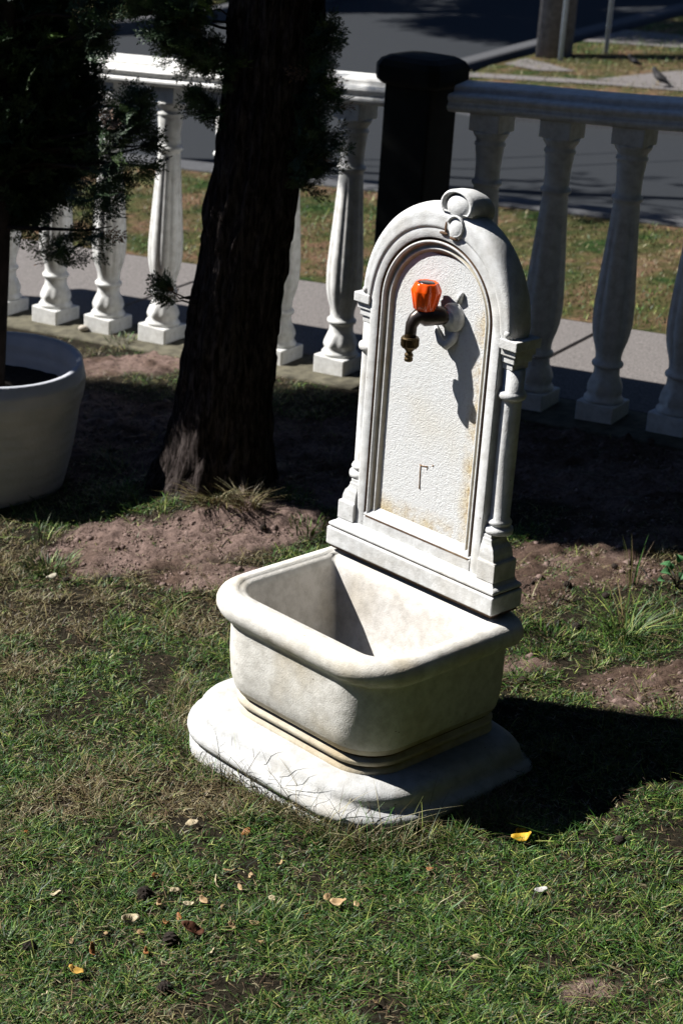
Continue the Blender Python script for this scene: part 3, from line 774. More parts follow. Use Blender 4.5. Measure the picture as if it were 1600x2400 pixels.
def foliage(name, pos, dirs, size, parent, base=(.030, .060, .024), var=.5):
    allV = []; allC = []
    idx = rng.integers(0, len(SPR), len(pos))
    for k in range(len(SPR)):
        s = idx == k; n_ = s.sum()
        if not n_: continue
        D = dirs[s] / np.linalg.norm(dirs[s], axis=1, keepdims=True)
        T = rng.normal(0, 1, (n_, 3)); Y = np.cross(D, T); Y /= np.linalg.norm(Y, axis=1, keepdims=True); Zz = np.cross(D, Y)
        Rm = np.stack([D, Y, Zz], -1) * size[s][:, None, None]
        W = np.einsum('nij,lkj->nlki', Rm, SPR[k]) + pos[s][:, None, None, :]
        c = np.array(base) * rng.uniform(1 - var, 1 + var, (n_, 1)); yel = rng.uniform(0, 1, (n_, 1)) < .12
        c = np.where(yel, c * np.array([1.9, 1.7, 1.0]), c)
        dead = rng.uniform(0, 1, (n_, 1)) < .03; c = np.where(dead, np.array([[.16, .09, .05]]), c)
        C = np.repeat(c[:, None, :], W.shape[1] * 4, 1)
        allV.append(W.reshape(-1, 3)); allC.append(C.reshape(-1, 3))
    V = np.concatenate(allV); C = np.concatenate(allC); q = np.arange(len(V)).reshape(-1, 4)
    return bigmesh(name, V, q, [], M_FOL, parent, C)
def crown_points(axis, prof, n, squash=1.0):
    """axis(z)->(x,y); prof [(z, r)]"""
    zs = np.array([p[0] for p in prof]); rs = np.array([p[1] for p in prof])
    z = rng.uniform(zs[0], zs[-1], n * 3); r = np.interp(z, zs, rs); keep = rng.uniform(0, rs.max(), n * 3) < r + .02; z = z[keep][:n]; r = r[keep][:n]
    th = rng.uniform(0, 2 * pi, len(z)); q = rng.uniform(0, 1, len(z)) ** .38
    lump = .78 + .35 * vn(th * 2.2 + 3, z * 6, 77)
    rr = r * q * lump
    ax = np.array([axis(v) for v in z])
    P = np.stack([ax[:, 0] + rr * np.cos(th), ax[:, 1] + rr * np.sin(th) * squash, z], -1)
    D = np.stack([np.cos(th), np.sin(th), rng.uniform(.0, 1.3, len(z))], -1) + rng.normal(0, .45, (len(z), 3))
    return P, D
def twig_set(base, ends, r0=.004):
    parts = []
    for e in ends:
        b = np.array(base(e)) if callable(base) else np.array(base); e = np.array(e)
        m1 = b * .6 + e * .4 + rng.normal(0, .008, 3); m2 = b * .25 + e * .75 + rng.normal(0, .01, 3)
        parts.append(tube([b, m1, m2, e], [r0, r0 * .75, r0 * .5, r0 * .25], 6))
    return merge(parts)

def core(axis, prof, q, parent):  # solid filler added inside crowns to stop sun leaking through
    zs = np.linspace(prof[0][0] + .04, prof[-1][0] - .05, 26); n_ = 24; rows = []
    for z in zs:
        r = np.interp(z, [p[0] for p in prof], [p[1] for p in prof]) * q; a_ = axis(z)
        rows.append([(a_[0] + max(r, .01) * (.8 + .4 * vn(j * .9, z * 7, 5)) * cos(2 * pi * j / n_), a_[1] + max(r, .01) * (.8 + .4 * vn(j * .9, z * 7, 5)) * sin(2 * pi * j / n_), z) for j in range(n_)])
    mesh('light_block_core', *rings(rows, True, True, True), M_FOLCORE, parent)
M_FOLCORE = simple('light_block_filler', (.012, .018, .010), .95, 0, 30, .5, 0, .05)  # dark opaque filler for the added light blockers

# potted conifer at left
PX, PY = -.862, 4.31
pot_z = SL * PX - .035
pot = empty('plant_pot', (PX, PY, pot_z)); tag(pot, 'large pale round plant pot with thick rim at the left edge holding a conifer', 'pot')
PH = .36
pp = [(.165, 0), (.172, .004), (.188, .06), (.205, .13), (.217, .20), (.224, .255), (.227, .262), (.2275, .272), (.231, .276), (.235, .30), (.237, .320), (.235, .330), (.229, PH), (.216, PH), (.209, .328), (.206, .30), (.198, .27)]
V, F = rings([[(r_ * cos(2 * pi * j / 72), r_ * sin(2 * pi * j / 72), z_ + .004 * sin(4 * pi * j / 72) * (z_ > .2)) for j in range(72)] for r_, z_ in pp], True, True, False)
mesh('pot_body', V, F, M_POT, pot)
rr_ = []
for k in range(9):
    q = .212 * k / 8 + 1e-3
    rr_.append([(q * cos(2 * pi * j / 40), q * sin(2 * pi * j / 40), .285 + .012 * (vn(q * cos(2 * pi * j / 40) * 30, q * sin(2 * pi * j / 40) * 30, 5) - .5)) for j in range(40)])
mesh('soil', *rings(rr_, True, True, False), M_SOILPOT, pot)
pc = empty('potted_conifer', (0, 0, 0)); tag(pc, 'dark bushy conifer growing out of the pale pot at the left edge', 'conifer')
stem0 = Vector((PX + .01, PY, pot_z + .28))
def pc_axis(z): return (PX + .02 + .04 * (z - .3), PY - .0 + .02 * sin(z * 3))
pts = [(pc_axis(z)[0], pc_axis(z)[1], z) for z in np.linspace(pot_z + .27, 2.6, 16)]
mesh('trunk', *tube(pts, list(np.linspace(.030, .008, 16)), 12), M_BARK, pc)
PCP = [(.50, .0), (.54, .04), (.58, .09), (.63, .14), (.70, .175), (.78, .195), (.86, .195), (.95, .15), (1.03, .11), (1.15, .11), (1.5, .22), (2.0, .22), (2.5, .17), (2.9, .06)]
P, D = crown_points(lambda z: (pc_axis(z)[0], pc_axis(z)[1] + .12 + .06 * max(0, min(1, (z - 1.1) * 2))), PCP, 9500)
foliage('crown', P, D, rng.uniform(.045, .085, len(P)), pc)
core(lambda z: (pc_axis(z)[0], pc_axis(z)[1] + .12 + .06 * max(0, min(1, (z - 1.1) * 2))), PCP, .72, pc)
ends = [atY(375, 395, 4.25), atY(340, 340, 4.22), atY(300, 300, 4.25), atY(262, 530, 4.2), atY(365, 335, 4.25), atY(330, 250, 4.3), atY(295, 385, 4.2), atY(230, 80, 4.3), atY(240, 20, 4.3)]
for e_ in ends: mesh('twig', *twig_set(lambda e: (pc_axis(e[2] - .05)[0], pc_axis(e[2])[1], e[2] - .05), [e_], .006), M_BARK, pc)
cl = []
for (px, py, rpx, n_) in ((300, 250, 30, 46), (310, 235, 20, 20), (330, 335, 20, 18), (330, 400, 14, 8), (245, 420, 50, 60), (225, 475, 38, 40), (290, 290, 36, 40), (215, 100, 34, 50), (215, 30, 40, 50), (255, 330, 50, 50), (120, 590, 30, 40), (180, 560, 40, 40), (260, 20, 30, 26)):
    c = atY(px, py, 4.24); cl.append(c + rng.normal(0, 1, (n_, 3)) * np.array([rpx, rpx * 1.2, rpx]) * .00052)
P = np.concatenate(cl); D = P - np.array([PX + .02, PY, 0]); D[:, 2] = rng.uniform(-.1, .5, len(P)) * .5; D[:, :2] += rng.normal(0, .22, (len(P), 2))
foliage('outer_spray', P, D, rng.uniform(.03, .06, len(P)), pc)

# big leaning tree
tree = empty('conifer_tree', (0, 0, 0)); tag(tree, 'dark thick leaning conifer trunk with short sprays in front of the balustrade', 'tree')
def trunk():
    ctr = [(505, 1215, .150), (500, 1185, .135), (505, 1130, .122), (512, 1060, .112), (520, 980, .1065), (525, 900, .1025), (535, 800, .101), (550, 700, .098), (568, 600, .096), (580, 500, .095), (597, 400, .092), (612, 300, .092), (628, 200, .094), (638, 100, .096), (645, 0, .098), (650, -150, .10), (665, -500, .11), (680, -1000, .09)]
    rows = []; n_ = 120
    for i in range(len(ctr) - 1):
        for k in range(6 if i < 14 else 3):
            f = k / (6 if i < 14 else 3); p = [ctr[i][j] * (1 - f) + ctr[i + 1][j] * f for j in range(3)]
            c = atY(p[0], p[1], 4.22 if p[1] < 1000 else 4.22 - .0 * p[1])
            th = np.arange(n_) * 2 * pi / n_
            z = c[2]
            fl_ = np.clip((.30 - z) / .30, 0, 1) ** 2
            root = 1 + fl_ * (.55 * np.abs(np.sin(2.5 * th + .35)) ** 1.5 - .10) + .05 * np.sin(3 * th + z * 2) + fl_ * .14 * np.cos(5 * th + 1)
            fis = vn(th * 60 / (2 * pi) + 1.2 * vn(th * 6, np.full(n_, z * 14.), 3), np.full(n_, z * 11.) + th * .5, 9)
            f2 = vn(th * 140 / (2 * pi), np.full(n_, z * 40.), 10)
            r = p[2] * root + .020 * (fis - .5) + .007 * (f2 - .5) + .016 * np.clip(vn(th * 1.8, np.full(n_, z * 13.), 13) - .66, 0, 1) * 2
            rows.append([(c[0] + r[j] * cos(th[j]), c[1] + r[j] * sin(th[j]), z) for j in range(n_)])
    V, F = rings(rows, True, True, True); mesh('trunk', V, F, M_TRUNK, tree)
trunk()
def trunk_c(z):
    zz = [.0, .26, .564, .806, 1.036, 1.6, 2.4, 3.6]; xx = [-.31, -.294, -.254, -.223, -.215, -.20, -.19, -.18]
    return (float(np.interp(z, zz, xx)), 4.22)
clus = [(430, 70, 42, 95), (455, 115, 38, 80), (415, 25, 34, 50), (500, 150, 30, 60), (470, 30, 40, 60), (540, 165, 24, 36), (480, 240, 18, 24), (505, 262, 16, 20), (742, 80, 18, 30), (752, 110, 18, 26), (730, 150, 24, 50), (735, 200, 20, 36),
        (715, 290, 22, 44), (728, 330, 24, 44), (760, 345, 16, 16), (705, 380, 28, 60), (732, 400, 18, 26), (705, 430, 16, 22), (725, 260, 16, 22), (352, 22, 16, 16), (765, 235, 14, 14), (402, 682, 7, 9), (412, 706, 5, 5), (395, 672, 5, 4)]
Ps = []; Ds = []; ends = []
for (px, py, rp, n_) in clus:
    c = atY(px, py, 4.16); n_ = int(n_ * (1.6 if px < 600 else 1.15)); px -= 0; p_ = c + rng.normal(0, 1, (n_, 3)) * np.array([rp, rp * 1.3, rp]) * .00055; Ps.append(p_)
    out = np.array([c[0] - trunk_c(c[2])[0], -.05, .08]); Ds.append(np.tile(out, (n_, 1)) + rng.normal(0, .09, (n_, 3))); ends.append(c)
P = np.concatenate(Ps); D = np.concatenate(Ds)
foliage('low_spray', P, D, rng.uniform(.026, .055, len(P)), tree)
for e_ in ends: mesh('twig', *twig_set(lambda e: (trunk_c(e[2] - .04)[0], 4.2, e[2] - .04), [e_], .0045), M_BARK, tree)
P, D = crown_points(lambda z: (trunk_c(z)[0] + .02, 4.22), [(1.42, .10), (1.8, .30), (2.2, .38), (2.8, .38), (3.6, .25), (4.2, .05)], 3000)
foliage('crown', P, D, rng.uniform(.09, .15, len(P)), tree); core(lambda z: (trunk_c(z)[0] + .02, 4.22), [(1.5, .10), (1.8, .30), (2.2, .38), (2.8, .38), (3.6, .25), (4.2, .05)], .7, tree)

# conifers outside the left edge whose shade falls across the garden
def side_conifer(x, y, prof, n, label, size=(.10, .16)):
    z0 = float(SL * x)
    e = empty('conifer_tree', (0, 0, 0)); tag(e, label, 'tree')
    mesh('trunk', *tube([(x, y, z0 - .05), (x + .02, y, z0 + 1), (x, y, z0 + prof[-1][0])], [.07, .05, .01], 10), M_BARK, e)
    P, D = crown_points(lambda z: (x, y), [(a + z0, b) for a, b in prof], n)
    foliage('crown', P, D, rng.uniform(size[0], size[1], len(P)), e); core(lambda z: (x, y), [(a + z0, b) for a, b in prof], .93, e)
side_conifer(-2.45, 5.20, [(.25, .15), (1.0, .22), (1.8, .22), (2.4, .34), (3.0, .46), (5.0, .47), (6.0, .12)], 6500, 'dark conifer just outside the left edge of the view')
side_conifer(-1.75, 4.97, [(.05, .28), (.6, .36), (1.5, .37), (2.4, .36), (3.2, .3), (3.8, .08)], 4200, 'dark conifer beside the pale pot outside the left edge')

# street trees out of the picture that shade the road
def street_tree(x, y, z0, cz, rad, n, label, lsz=(.12, .22)):
    g0 = SL * x; e = empty('street_tree', (0, 0, 0)); tag(e, label, 'tree')
    parts = [tube([(x, y, g0 - .1), (x + .05, y, g0 + cz * .5), (x, y, g0 + cz)], [.16, .12, .06], 12)]
    for k in range(16):
        a = rng.uniform(0, 2 * pi); r_ = rad * rng.uniform(.6, 1)
        parts.append(tube([(x, y, g0 + z0), (x + cos(a) * r_ * .5, y + sin(a) * r_ * .5, g0 + cz * rng.uniform(.8, 1.1)), (x + cos(a) * r_, y + sin(a) * r_, g0 + cz * rng.uniform(.9, 1.3))], [.06, .04, .01], 8))
    mesh('trunk', *merge(parts), M_BARK, e)
    u = rng.normal(0, 1, (n, 3)); u /= np.linalg.norm(u, axis=1, keepdims=True); q = rng.uniform(.35, 1, (n, 1)) ** .5
    P = np.array([x, y, g0 + cz + rad * .4]) + u * q * np.array([rad, rad, rad * .75]); k = vn(P[:, 0] * 1.6 + P[:, 2], P[:, 1] * 1.6 + P[:, 2] * .7, 3) > .36
    P = P[k]; foliage('crown', P, u[k] + rng.normal(0, .4, P.shape), rng.uniform(*lsz, len(P)), e)
street_tree(-1.5, 15.0, 2.2, 3.6, 1.9, 6500, 'broad street tree standing beyond the top left of the view', (.32, .5))
street_tree(-4.6, 18.4, 2.2, 3.6, 2.4, 5000, 'farther street tree standing beyond the top of the view', (.32, .5))

def overhead_branch():
    e = empty('street_tree', (0, 0, 0)); tag(e, 'sparse street tree outside the left edge shading the near side of the road', 'tree')
    a0, o0 = -4.2, 1.7; x, y = fw(a0, o0); g0 = SL * x
    mesh('trunk', *tube([(x, y, g0 - .1), (x + .02, y, g0 + 1.5), (x + .1, y, g0 + 3.4)], [.11, .09, .05], 12), M_BARK, e)
    parts = []; Pl = []; Dl = []
    # target shade spots on the road in fence coords -> lift along the sun ray
    for (p0, p1, zt, rr, nl_) in (((340, 352), (1640, 420), 2.6, .045, 2), ((1050, 425), (1640, 470), 2.4, .03, 6), ((1110, 440), (1640, 500), 2.4, .09, 40), ((1110, 460), (1640, 528), 2.3, .03, 16), ((1180, 400), (1640, 440), 2.9, .012, 3),
                                (((1250, 378), (1420, 388), 3.0, .02, 2)), ((820, 398), (1150, 440), 2.5, .02, 4), ((1100, 330), (1500, 312), 3.4, .008, 0), ((1150, 352), (1640, 330), 3.4, .008, 0)):
        a_, b_ = G(*p0), G(*p1); pts_ = []
        for k in range(9):
            t = k / 8; gx = a_[0] + (b_[0] - a_[0]) * t; gy = a_[1] + (b_[1] - a_[1]) * t + .03 * sin(6 * t + p0[0]) * (nl_ > 0)
            pts_.append((gx - SUN_H[0] * zt, gy - SUN_H[1] * zt, SL * gx + ROADZ + zt))
        parts.append(tube(pts_, list(np.linspace(rr, rr * .6, 9)), 6))
        st_ = pts_[0]; parts.append(tube([(x + .05, y, g0 + 2.2), ((x + st_[0]) / 2, (y + st_[1]) / 2, (g0 + 2.2 + st_[2]) / 2 + .1), st_], [rr * 1.3, rr * 1.1, rr], 6))
        for p_ in pts_:
            for _ in range(nl_):
                Pl.append(np.array(p_) + rng.normal(0, 1, 3) * np.array([.16, .05, .03])); Dl.append(rng.normal(0, 1, 3))
    mesh('branch', *merge(parts), M_BARK, e)
    foliage('leaf_spray', np.array(Pl), np.array(Dl), rng.uniform(.07, .13, len(Pl)), e)
overhead_branch()

# unseen house, hedges and far tree row, added to cut sky light
M_BRICK = simple('dark_brick', (.10, .05, .035), .9, 0, 60, .4, .002, .2)
M_ROOF = simple('dark_roof_tile', (.06, .045, .04), .8, 0, 40, .4, .003, .2)
hs = empty('house_blocker', (0, -3.5, 0)); tag(hs, 'dark brick house added unseen behind the viewer to block sky light', 'house')
mesh('wall', *box(-12, 6.5, -3, 1.6, -1.2, 3.6), M_BRICK, hs, smooth=False)
mesh('roof', *rings([[(-12.5, -3.6, 3.6), (7, -3.6, 3.6), (7, 2.3, 3.6), (-12.5, 2.3, 3.6)], [(-10, -.7, 5.6), (4.5, -.7, 5.6), (4.5, -.6, 5.6), (-10, -.6, 5.6)]], True, True, True), M_ROOF, hs, smooth=False)
def hedge_blocker(x0, x1, y0, y1, h, n, label):
    g0 = min(SL * x0, SL * x1); e = empty('hedge_blocker', (0, 0, 0)); tag(e, label, 'hedge_blocker')
    o_ = mesh('core', *box(x0 + .12, x1 - .12, y0 + .12, y1 - .12, g0 - .1, g0 + h - .15), M_FOLCORE, e, smooth=False)
    P_ = np.stack([rng.uniform(x0, x1, n), rng.uniform(y0, y1, n), g0 + rng.uniform(0, h, n)], -1); f_ = rng.integers(0, 3, n)
    P_[f_ == 0, 0] = x0 if x0 > 0 else x1; P_[f_ == 1, 2] = g0 + h; P_[f_ == 2, 1] = y0
    foliage('leaf_mass', P_, rng.normal(0, 1, (n, 3)), rng.uniform(.18, .3, n), e)
hedge_blocker(2.3, 3.4, -1.5, 6.2, 4.6, 2500, 'tall dark hedge added unseen beyond the right edge to cut sky light')
hedge_blocker(-5.6, -4.6, -2, 6.4, 2.3, 1500, 'dark hedge added unseen past the left edge to block low sky light')
hedge_blocker(-24, 26, 27, 29.5, 9, 2500, 'tall row of dark trees added unseen across the street to block low sky light')

def canopy(x, y, zt, rx, ry, rz, n, label):  # unseen crown and core added overhead to keep sky light off the garden
    g0 = SL * x; e = empty('canopy_blocker', (0, 0, 0)); tag(e, label, 'tree')
    mesh('trunk', *tube([(x, y, g0 - .1), (x - .1, y, g0 + 2), (x - .4, y, g0 + zt)], [.2, .16, .1], 14), M_BARK, e)
    u = rng.normal(0, 1, (n, 3)); u /= np.linalg.norm(u, axis=1, keepdims=True)
    P_ = np.array([x - 1.6, y, g0 + zt]) + u * (rng.uniform(.5, 1, (n, 1)) ** .5) * np.array([rx, ry, rz])
    foliage('crown', P_, rng.normal(0, 1, (n, 3)), rng.uniform(.3, .5, n), e)
    rows = []
    for i in range(1, 10):
        th = pi * i / 10; rows.append([(x - 1.6 + rx * .8 * sin(th) * cos(2 * pi * j / 24), y + ry * .8 * sin(th) * sin(2 * pi * j / 24), g0 + zt + rz * .6 * cos(th)) for j in range(24)])
    mesh('light_block_core', *rings(rows, True, True, True), M_FOLCORE, e)
canopy(3.1, 2.6, 5.2, 3.0, 4.6, 1.1, 5000, 'broad dark tree added unseen over the garden to shut out overhead sky light')

# ------------------------------------------------------------------ far corner: pole, sign posts, birds
gx, gy = G(1297, 130); o = mesh('utility_pole', *tube([(gx, gy, SL * gx - .05), (gx + .0, gy, 4.0), (gx, gy, 8.5)], [.108, .098, .08], 24), M_POLE)
tag(o, 'thick weathered grey timber pole standing on the far corner verge', 'pole')
gx, gy = G(1312, 141)
o = mesh('sign_post', *tube([(gx, gy, SL * gx - .05), (gx + .01, gy, 2.9)], .014, 12), M_STEEL); tag(o, 'thin pale metal post standing directly before the thick timber pole', 'post', 'thin metal posts on the far corner')
gx, gy = G(1419, 124)
o = mesh('sign_post', *tube([(gx, gy, SL * gx - .05), (gx + .01, gy, 2.9)], .013, 12), M_STEEL); tag(o, 'thin pale metal post standing alone right of the timber pole', 'post', 'thin metal posts on the far corner')
def bird(px, py, rz, s, label):
    x, y = G(px, py); e = empty('bird', (x, y, SL * x + .004), rz); tag(e, label, 'bird', 'birds on the far corner')
    pts = [(-.075, 0, .016), (-.045, 0, .030), (-.015, 0, .042), (.012, 0, .056), (.028, 0, .072), (.036, 0, .084), (.046, 0, .088)]
    V, F = tube([tuple(c * s for c in p) for p in pts], [q * s for q in (.003, .011, .020, .020, .013, .0125, .004)], 14)
    b_ = mesh('body', V, F, M_BIRD, e)
    mesh('beak', *tube([(.045 * s, 0, .088 * s), (.060 * s, 0, .085 * s)], [.0032 * s, .0006 * s], 8), M_BEAK, e)
    for q in (-1, 1):
        mesh('leg', *tube([(0, q * .008 * s, .03 * s), (.004 * s, q * .009 * s, 0)], .0014 * s, 6), M_BEAK, e)
        mesh('wing', *tube([(.012 * s, q * .016 * s, .055 * s), (-.02 * s, q * .018 * s, .042 * s), (-.06 * s, q * .006 * s, .022 * s)], [.010 * s, .011 * s, .002 * s], 8), M_BIRD, e)
bird(1541, 203, 2.4, 1.05, 'small dark bird standing on the pale driveway at right')
bird(1482, 158, 2.9, .75, 'small dark bird on the dry grass left of the driveway')

# ------------------------------------------------------------------ lawn
def in_base(x, y, grow=0.0):
    c, s = cos(-FYAW), sin(-FYAW); dx, dy = x - FX, y - FY; u = c * dx - s * dy; v = s * dx + c * dy
    hu = .273 + grow; qx = np.abs(u) - (hu - .12); vc = (-.330 - grow + .085) / 2; hv = (.330 + grow + .085) / 2; qy = np.abs(v - vc) - (hv - .12)
    d = np.hypot(np.maximum(qx, 0), np.maximum(qy, 0)) + np.minimum(np.maximum(qx, qy), 0) - .12
    return d
def lawn():
    n = 560000
    y = rng.uniform(1.95, 5.6, n); x = rng.uniform(-.245, .245, n) * y
    # thin out with distance
    keep = rng.uniform(0, 1, n) < np.clip(1.25 - (y - 2.0) * .28, .2, 1); x, y = x[keep], y[keep]
    a, o = fl(x, y); m = soilmask(x, y); d = in_base(x, y)
    dens = np.clip(1 - m * 1.25, .0, 1) * (fbm(x * 9, y * 9, 61, 3) > .30)
    n2 = fbm(x * 26, y * 26, 71, 2) * .7 + .45 * fbm(x * 7, y * 7, 72, 3)
    dens = dens * np.clip(2.6 * n2 - .62, .12, 1)
    dens = np.where((y > 3.5) & (x > .25), dens * np.clip(fbm(x * 14, y * 14, 67, 3) * 2.6 - .75, 0, 1), dens)
    dens = np.maximum(dens, np.where((x > .2) & (y < 3.9), .45 * np.clip(fbm(x * 20, y * 20, 68, 2) * 3 - 1.1, .1, 1), .07))
    k = (rng.uniform(0, 1, len(x)) < dens) & (o < -.08) & (d > 0) & (np.hypot(x - PX, y - PY) > .2) & (np.hypot(x + .32, y - 4.2) > .13)
    x, y, m = x[k], y[k], m[k]; n = len(x)
    dryf = fbm(x * 5 + 3, y * 5, 81, 4); near = np.exp(-np.clip(in_base(x, y), 0, 9) / .05) * (x < .05)
    dry = np.clip((dryf - .53) * 4.0 + .17 + m * .2 + near * .8 + .25 * (y > 3.4), .05, .95)
    c = pick_cols(n, dry)
    tuft = fbm(x * 18, y * 18, 91, 2)
    h = rng.uniform(.007, .021, n) * (.30 + 1.5 * tuft ** 1.6) * np.where(rng.uniform(0, 1, n) < .03, 1.9, 1)
    ob = blades('lawn_grass', x, y, gz(x, y) - .002, h, rng.uniform(.0011, .0023, n), rng.uniform(.3, 2.2, n), c, M_GRASS)
    tag(ob, 'short dense green lawn grass with dry straw blades around the fountain', 'grass', kind='stuff')
    print('lawn blades', n)
lawn()
# flat dead thatch lying over the soil and lawn
def thatch():
    n = 130000; y = 2.0 + 3.3 * rng.uniform(0, 1, n) ** 1.25; x = rng.uniform(-.23, .23, n) * y; k = (in_base(x, y) > .0) & (fl(x, y)[1] < -.08) & (np.hypot(x - PX, y - PY) > .2)
    x, y = x[k], y[k]; m = soilmask(x, y); cl = fbm(x * 8, y * 8, 33, 3); k = rng.uniform(0, 1, len(x)) < np.where(m > .5, np.clip((cl - .40) * 4, .03, 1) * .9, .2); x, y, m = x[k], y[k], m[k]; n = len(x)
    s = np.array([(.27, .19, .10), (.15, .095, .055), (.42, .37, .22), (.08, .055, .035)]); c = s[rng.integers(0, 4, n)] * rng.uniform(.3, 1.0, (n, 1)) * .85
    ob = blades('leaf_litter', x, y, gz(x, y) + rng.uniform(0, .012, n) * np.where(m > .5, .3, 1), rng.uniform(.004, .016, n) * np.where(rng.uniform(0, 1, n) < .08, 2, 1), rng.uniform(.0008, .0020, n), rng.uniform(2.5, 5, n) * .35, c, M_GRASS, up=.12)
    tag(ob, 'brown needles and dead straw lying over soil and lawn', 'litter', kind='stuff')
thatch()
# clods on the sandy soil
def clods():
    n = 34000; y = rng.uniform(2.9, 5.2, n); x = rng.uniform(-.23, .23, n) * y; m = soilmask(x, y); k = (rng.uniform(0, 1, n) < m) & (in_base(x, y) > 0) & (fl(x, y)[1] < -.09); x, y = x[k], y[k]; n = len(x)
    base = np.array([(1, 0, 0), (0, 1, 0), (-1, 0, 0), (0, -1, 0), (0, 0, 1), (.6, .6, .5), (-.6, .6, .55), (-.6, -.6, .5), (.6, -.6, .55)], float)
    T = np.array([(0, 5, 8), (0, 1, 5), (1, 6, 5), (1, 2, 6), (2, 7, 6), (2, 3, 7), (3, 8, 7), (3, 0, 8), (4, 5, 6), (4, 6, 7), (4, 7, 8), (4, 8, 5)])
    s = rng.uniform(.0010, .0042, n) * np.where(rng.uniform(0, 1, n) < .04, 2.6, 1); V = base[None] * rng.uniform(.6, 1.3, (n, 9, 1)) * s[:, None, None] * np.array([1, 1, .8]) + np.stack([x, y, gz(x, y) + .001], -1)[:, None, :]
    F = (T[None] + (np.arange(n) * 9)[:, None, None]).reshape(-1, 3)
    ob = bigmesh('soil_clods', V.reshape(-1, 3), [], F, M_CLOD); tag(ob, 'small sandy clods and crumbs on the bare pinkish soil', 'soil', kind='stuff')
clods()

# tufts: single things
def tuft(px, py, n, h, wd, spread, label, dry=.1, lean=(.2, 1.1), cat='grass tuft', group=None, name='grass_tuft'):
    cx, cy = G(px, py); th = rng.uniform(0, 2 * pi, n); r_ = rng.uniform(0, 1, n) ** .6 * spread
    x = cx + r_ * np.cos(th); y = cy + r_ * np.sin(th); k = in_base(x, y) > .001; x, y, th = x[k], y[k], th[k]; n = len(x)
    ob = blades(name, x, y, gz(x, y) - .003, rng.uniform(.5, 1.1, n) * h, rng.uniform(.7, 1.3, n) * wd, rng.uniform(*lean, n), pick_cols(n, dry), M_GRASS, azi=th + rng.normal(0, .5, n))
    return tag(ob, label, cat, group)
tuft(115, 1335, 300, .032, .0020, .06, 'bright green grass tuft on the soil below the pale pot', .05)
tuft(100, 1275, 14, .060, .0022, .03, 'thin upright grass shoots below the pale pot', .2, (.4, 1.2))
tuft(720, 1262, 60, .05, .003, .04, 'small green tuft tucked behind the left rim of the basin', .1)
tuft(1468, 1490, 110, .085, .0022, .035, 'tall arching green grass tuft right of the basin', .10, (.8, 1.9))
tuft(1300, 1400, 90, .022, .0020, .05, 'low green tuft beside the right end of the plinth', .1)
tuft(1480, 1370, 18, .12, .002, .012, 'single tall thin grass stalk cluster on the right soil', .5, (.1, .4))
tuft(1290, 1500, 170, .026, .0022, .055, 'green tuft just right of the basin rim', .08)
tuft(285, 800, 60, .035, .003, .05, 'small green tuft in front of the second sunlit baluster', .25)
tuft(505, 1222, 300, .05, .0022, .05, 'mound of brown dead needles at the foot of the leaning trunk', 1.0, (.8, 2.2), 'needles', None, 'needle_heap')
tuft(575, 1235, 140, .065, .002, .03, 'spiky heap of straw right of the trunk foot', 1.0, (.4, 1.5), 'straw', None, 'straw_heap')
# straw fringe round the base of the fountain
def fringe():
    n = 3600; t = rng.uniform(0, 1, n); P = np.array([G(430, 1600), G(425, 1720), G(520, 1800), G(640, 1870), G(740, 1935), G(860, 1985), G(1050, 1965), G(1180, 1900)])
    wgt = np.array([0, .13, .30, .50, .68, .84, .93, 1.0]); x = np.interp(t, wgt, P[:, 0]); y = np.interp(t, wgt, P[:, 1]); x = x + rng.normal(0, .016, n); y = y + rng.normal(0, .016, n)
    k = in_base(x, y) > .002; x, y, t = x[k], y[k], t[k]; n = len(x)
    long_ = np.where((rng.uniform(0, 1, n) < .16) & (t > .2) & (t < .9), 2.7, 1)
    ob = blades('straw_fringe', x, y, gz(x, y) - .002, rng.uniform(.018, .042, n) * long_, rng.uniform(.0008, .0016, n), rng.uniform(.3, 1.7, n), pick_cols(n, np.where(t < .9, .72, .25)), M_GRASS)
    tag(ob, 'long dry straw and grass growing up against the fountain base', 'grass', kind='stuff')
fringe()

# fallen leaves
def leaf(px, py, L, W, rz, colr, label, curl=.25, tilt=.2, group='fallen leaves on the lawn'):
    x, y = G(px, py); nu_ = 9; V = []; F = []
    for i in range(nu_):
        t = i / (nu_ - 1); wv = W / 2 * sin(pi * min(1, t * .92 + .05)) ** .8
        for q in (-1, 0, 1):
            V.append(((t - .5) * L, q * wv + .10 * L * sin(2.5 * t + L * 900), curl * L * ((2 * t - 1) ** 2 * .8) + abs(q) * wv * (.55 + .3 * sin(i * .8 + W * 900)) + .0006 * sin(i * 2.1)))
    for i in range(nu_ - 1):
        for q in range(2):
            a_ = i * 3 + q; F.append((a_, a_ + 3, a_ + 4, a_ + 1))
    me = bpy.data.meshes.new('fallen_leaf'); me.from_pydata(V, [], F); me.update()
    at = me.color_attributes.new('tint', 'FLOAT_COLOR', 'POINT')
    for i, d_ in enumerate(at.data): d_.color = (*(np.array(colr) * random.uniform(.85, 1.1)), 1)
    me.materials.append(M_LEAFM); L_ = L; me.polygons.foreach_set('use_smooth', [True] * len(F))
    o = bpy.data.objects.new('fallen_leaf', me); o.location = (x, y, float(gz(x, y)) + (.014 if L > .023 else .007)); o.rotation_euler = (tilt + random.uniform(-.2, .4), random.uniform(-.45, .35), rz)
    link(o); sm = o.modifiers.new('solid', 'SOLIDIFY'); sm.thickness = .0005
    tag(o, label, 'leaf', group); return o
YEL = (.55, .33, .02); TAN = (.36, .24, .12); BRN = (.11, .045, .024); PALE = (.46, .38, .24); ORG = (.30, .12, .035)
leaf(1228, 1978, .034, .015, -.5, YEL, 'bright yellow curled leaf on grass right of the fountain base', .5, .4)
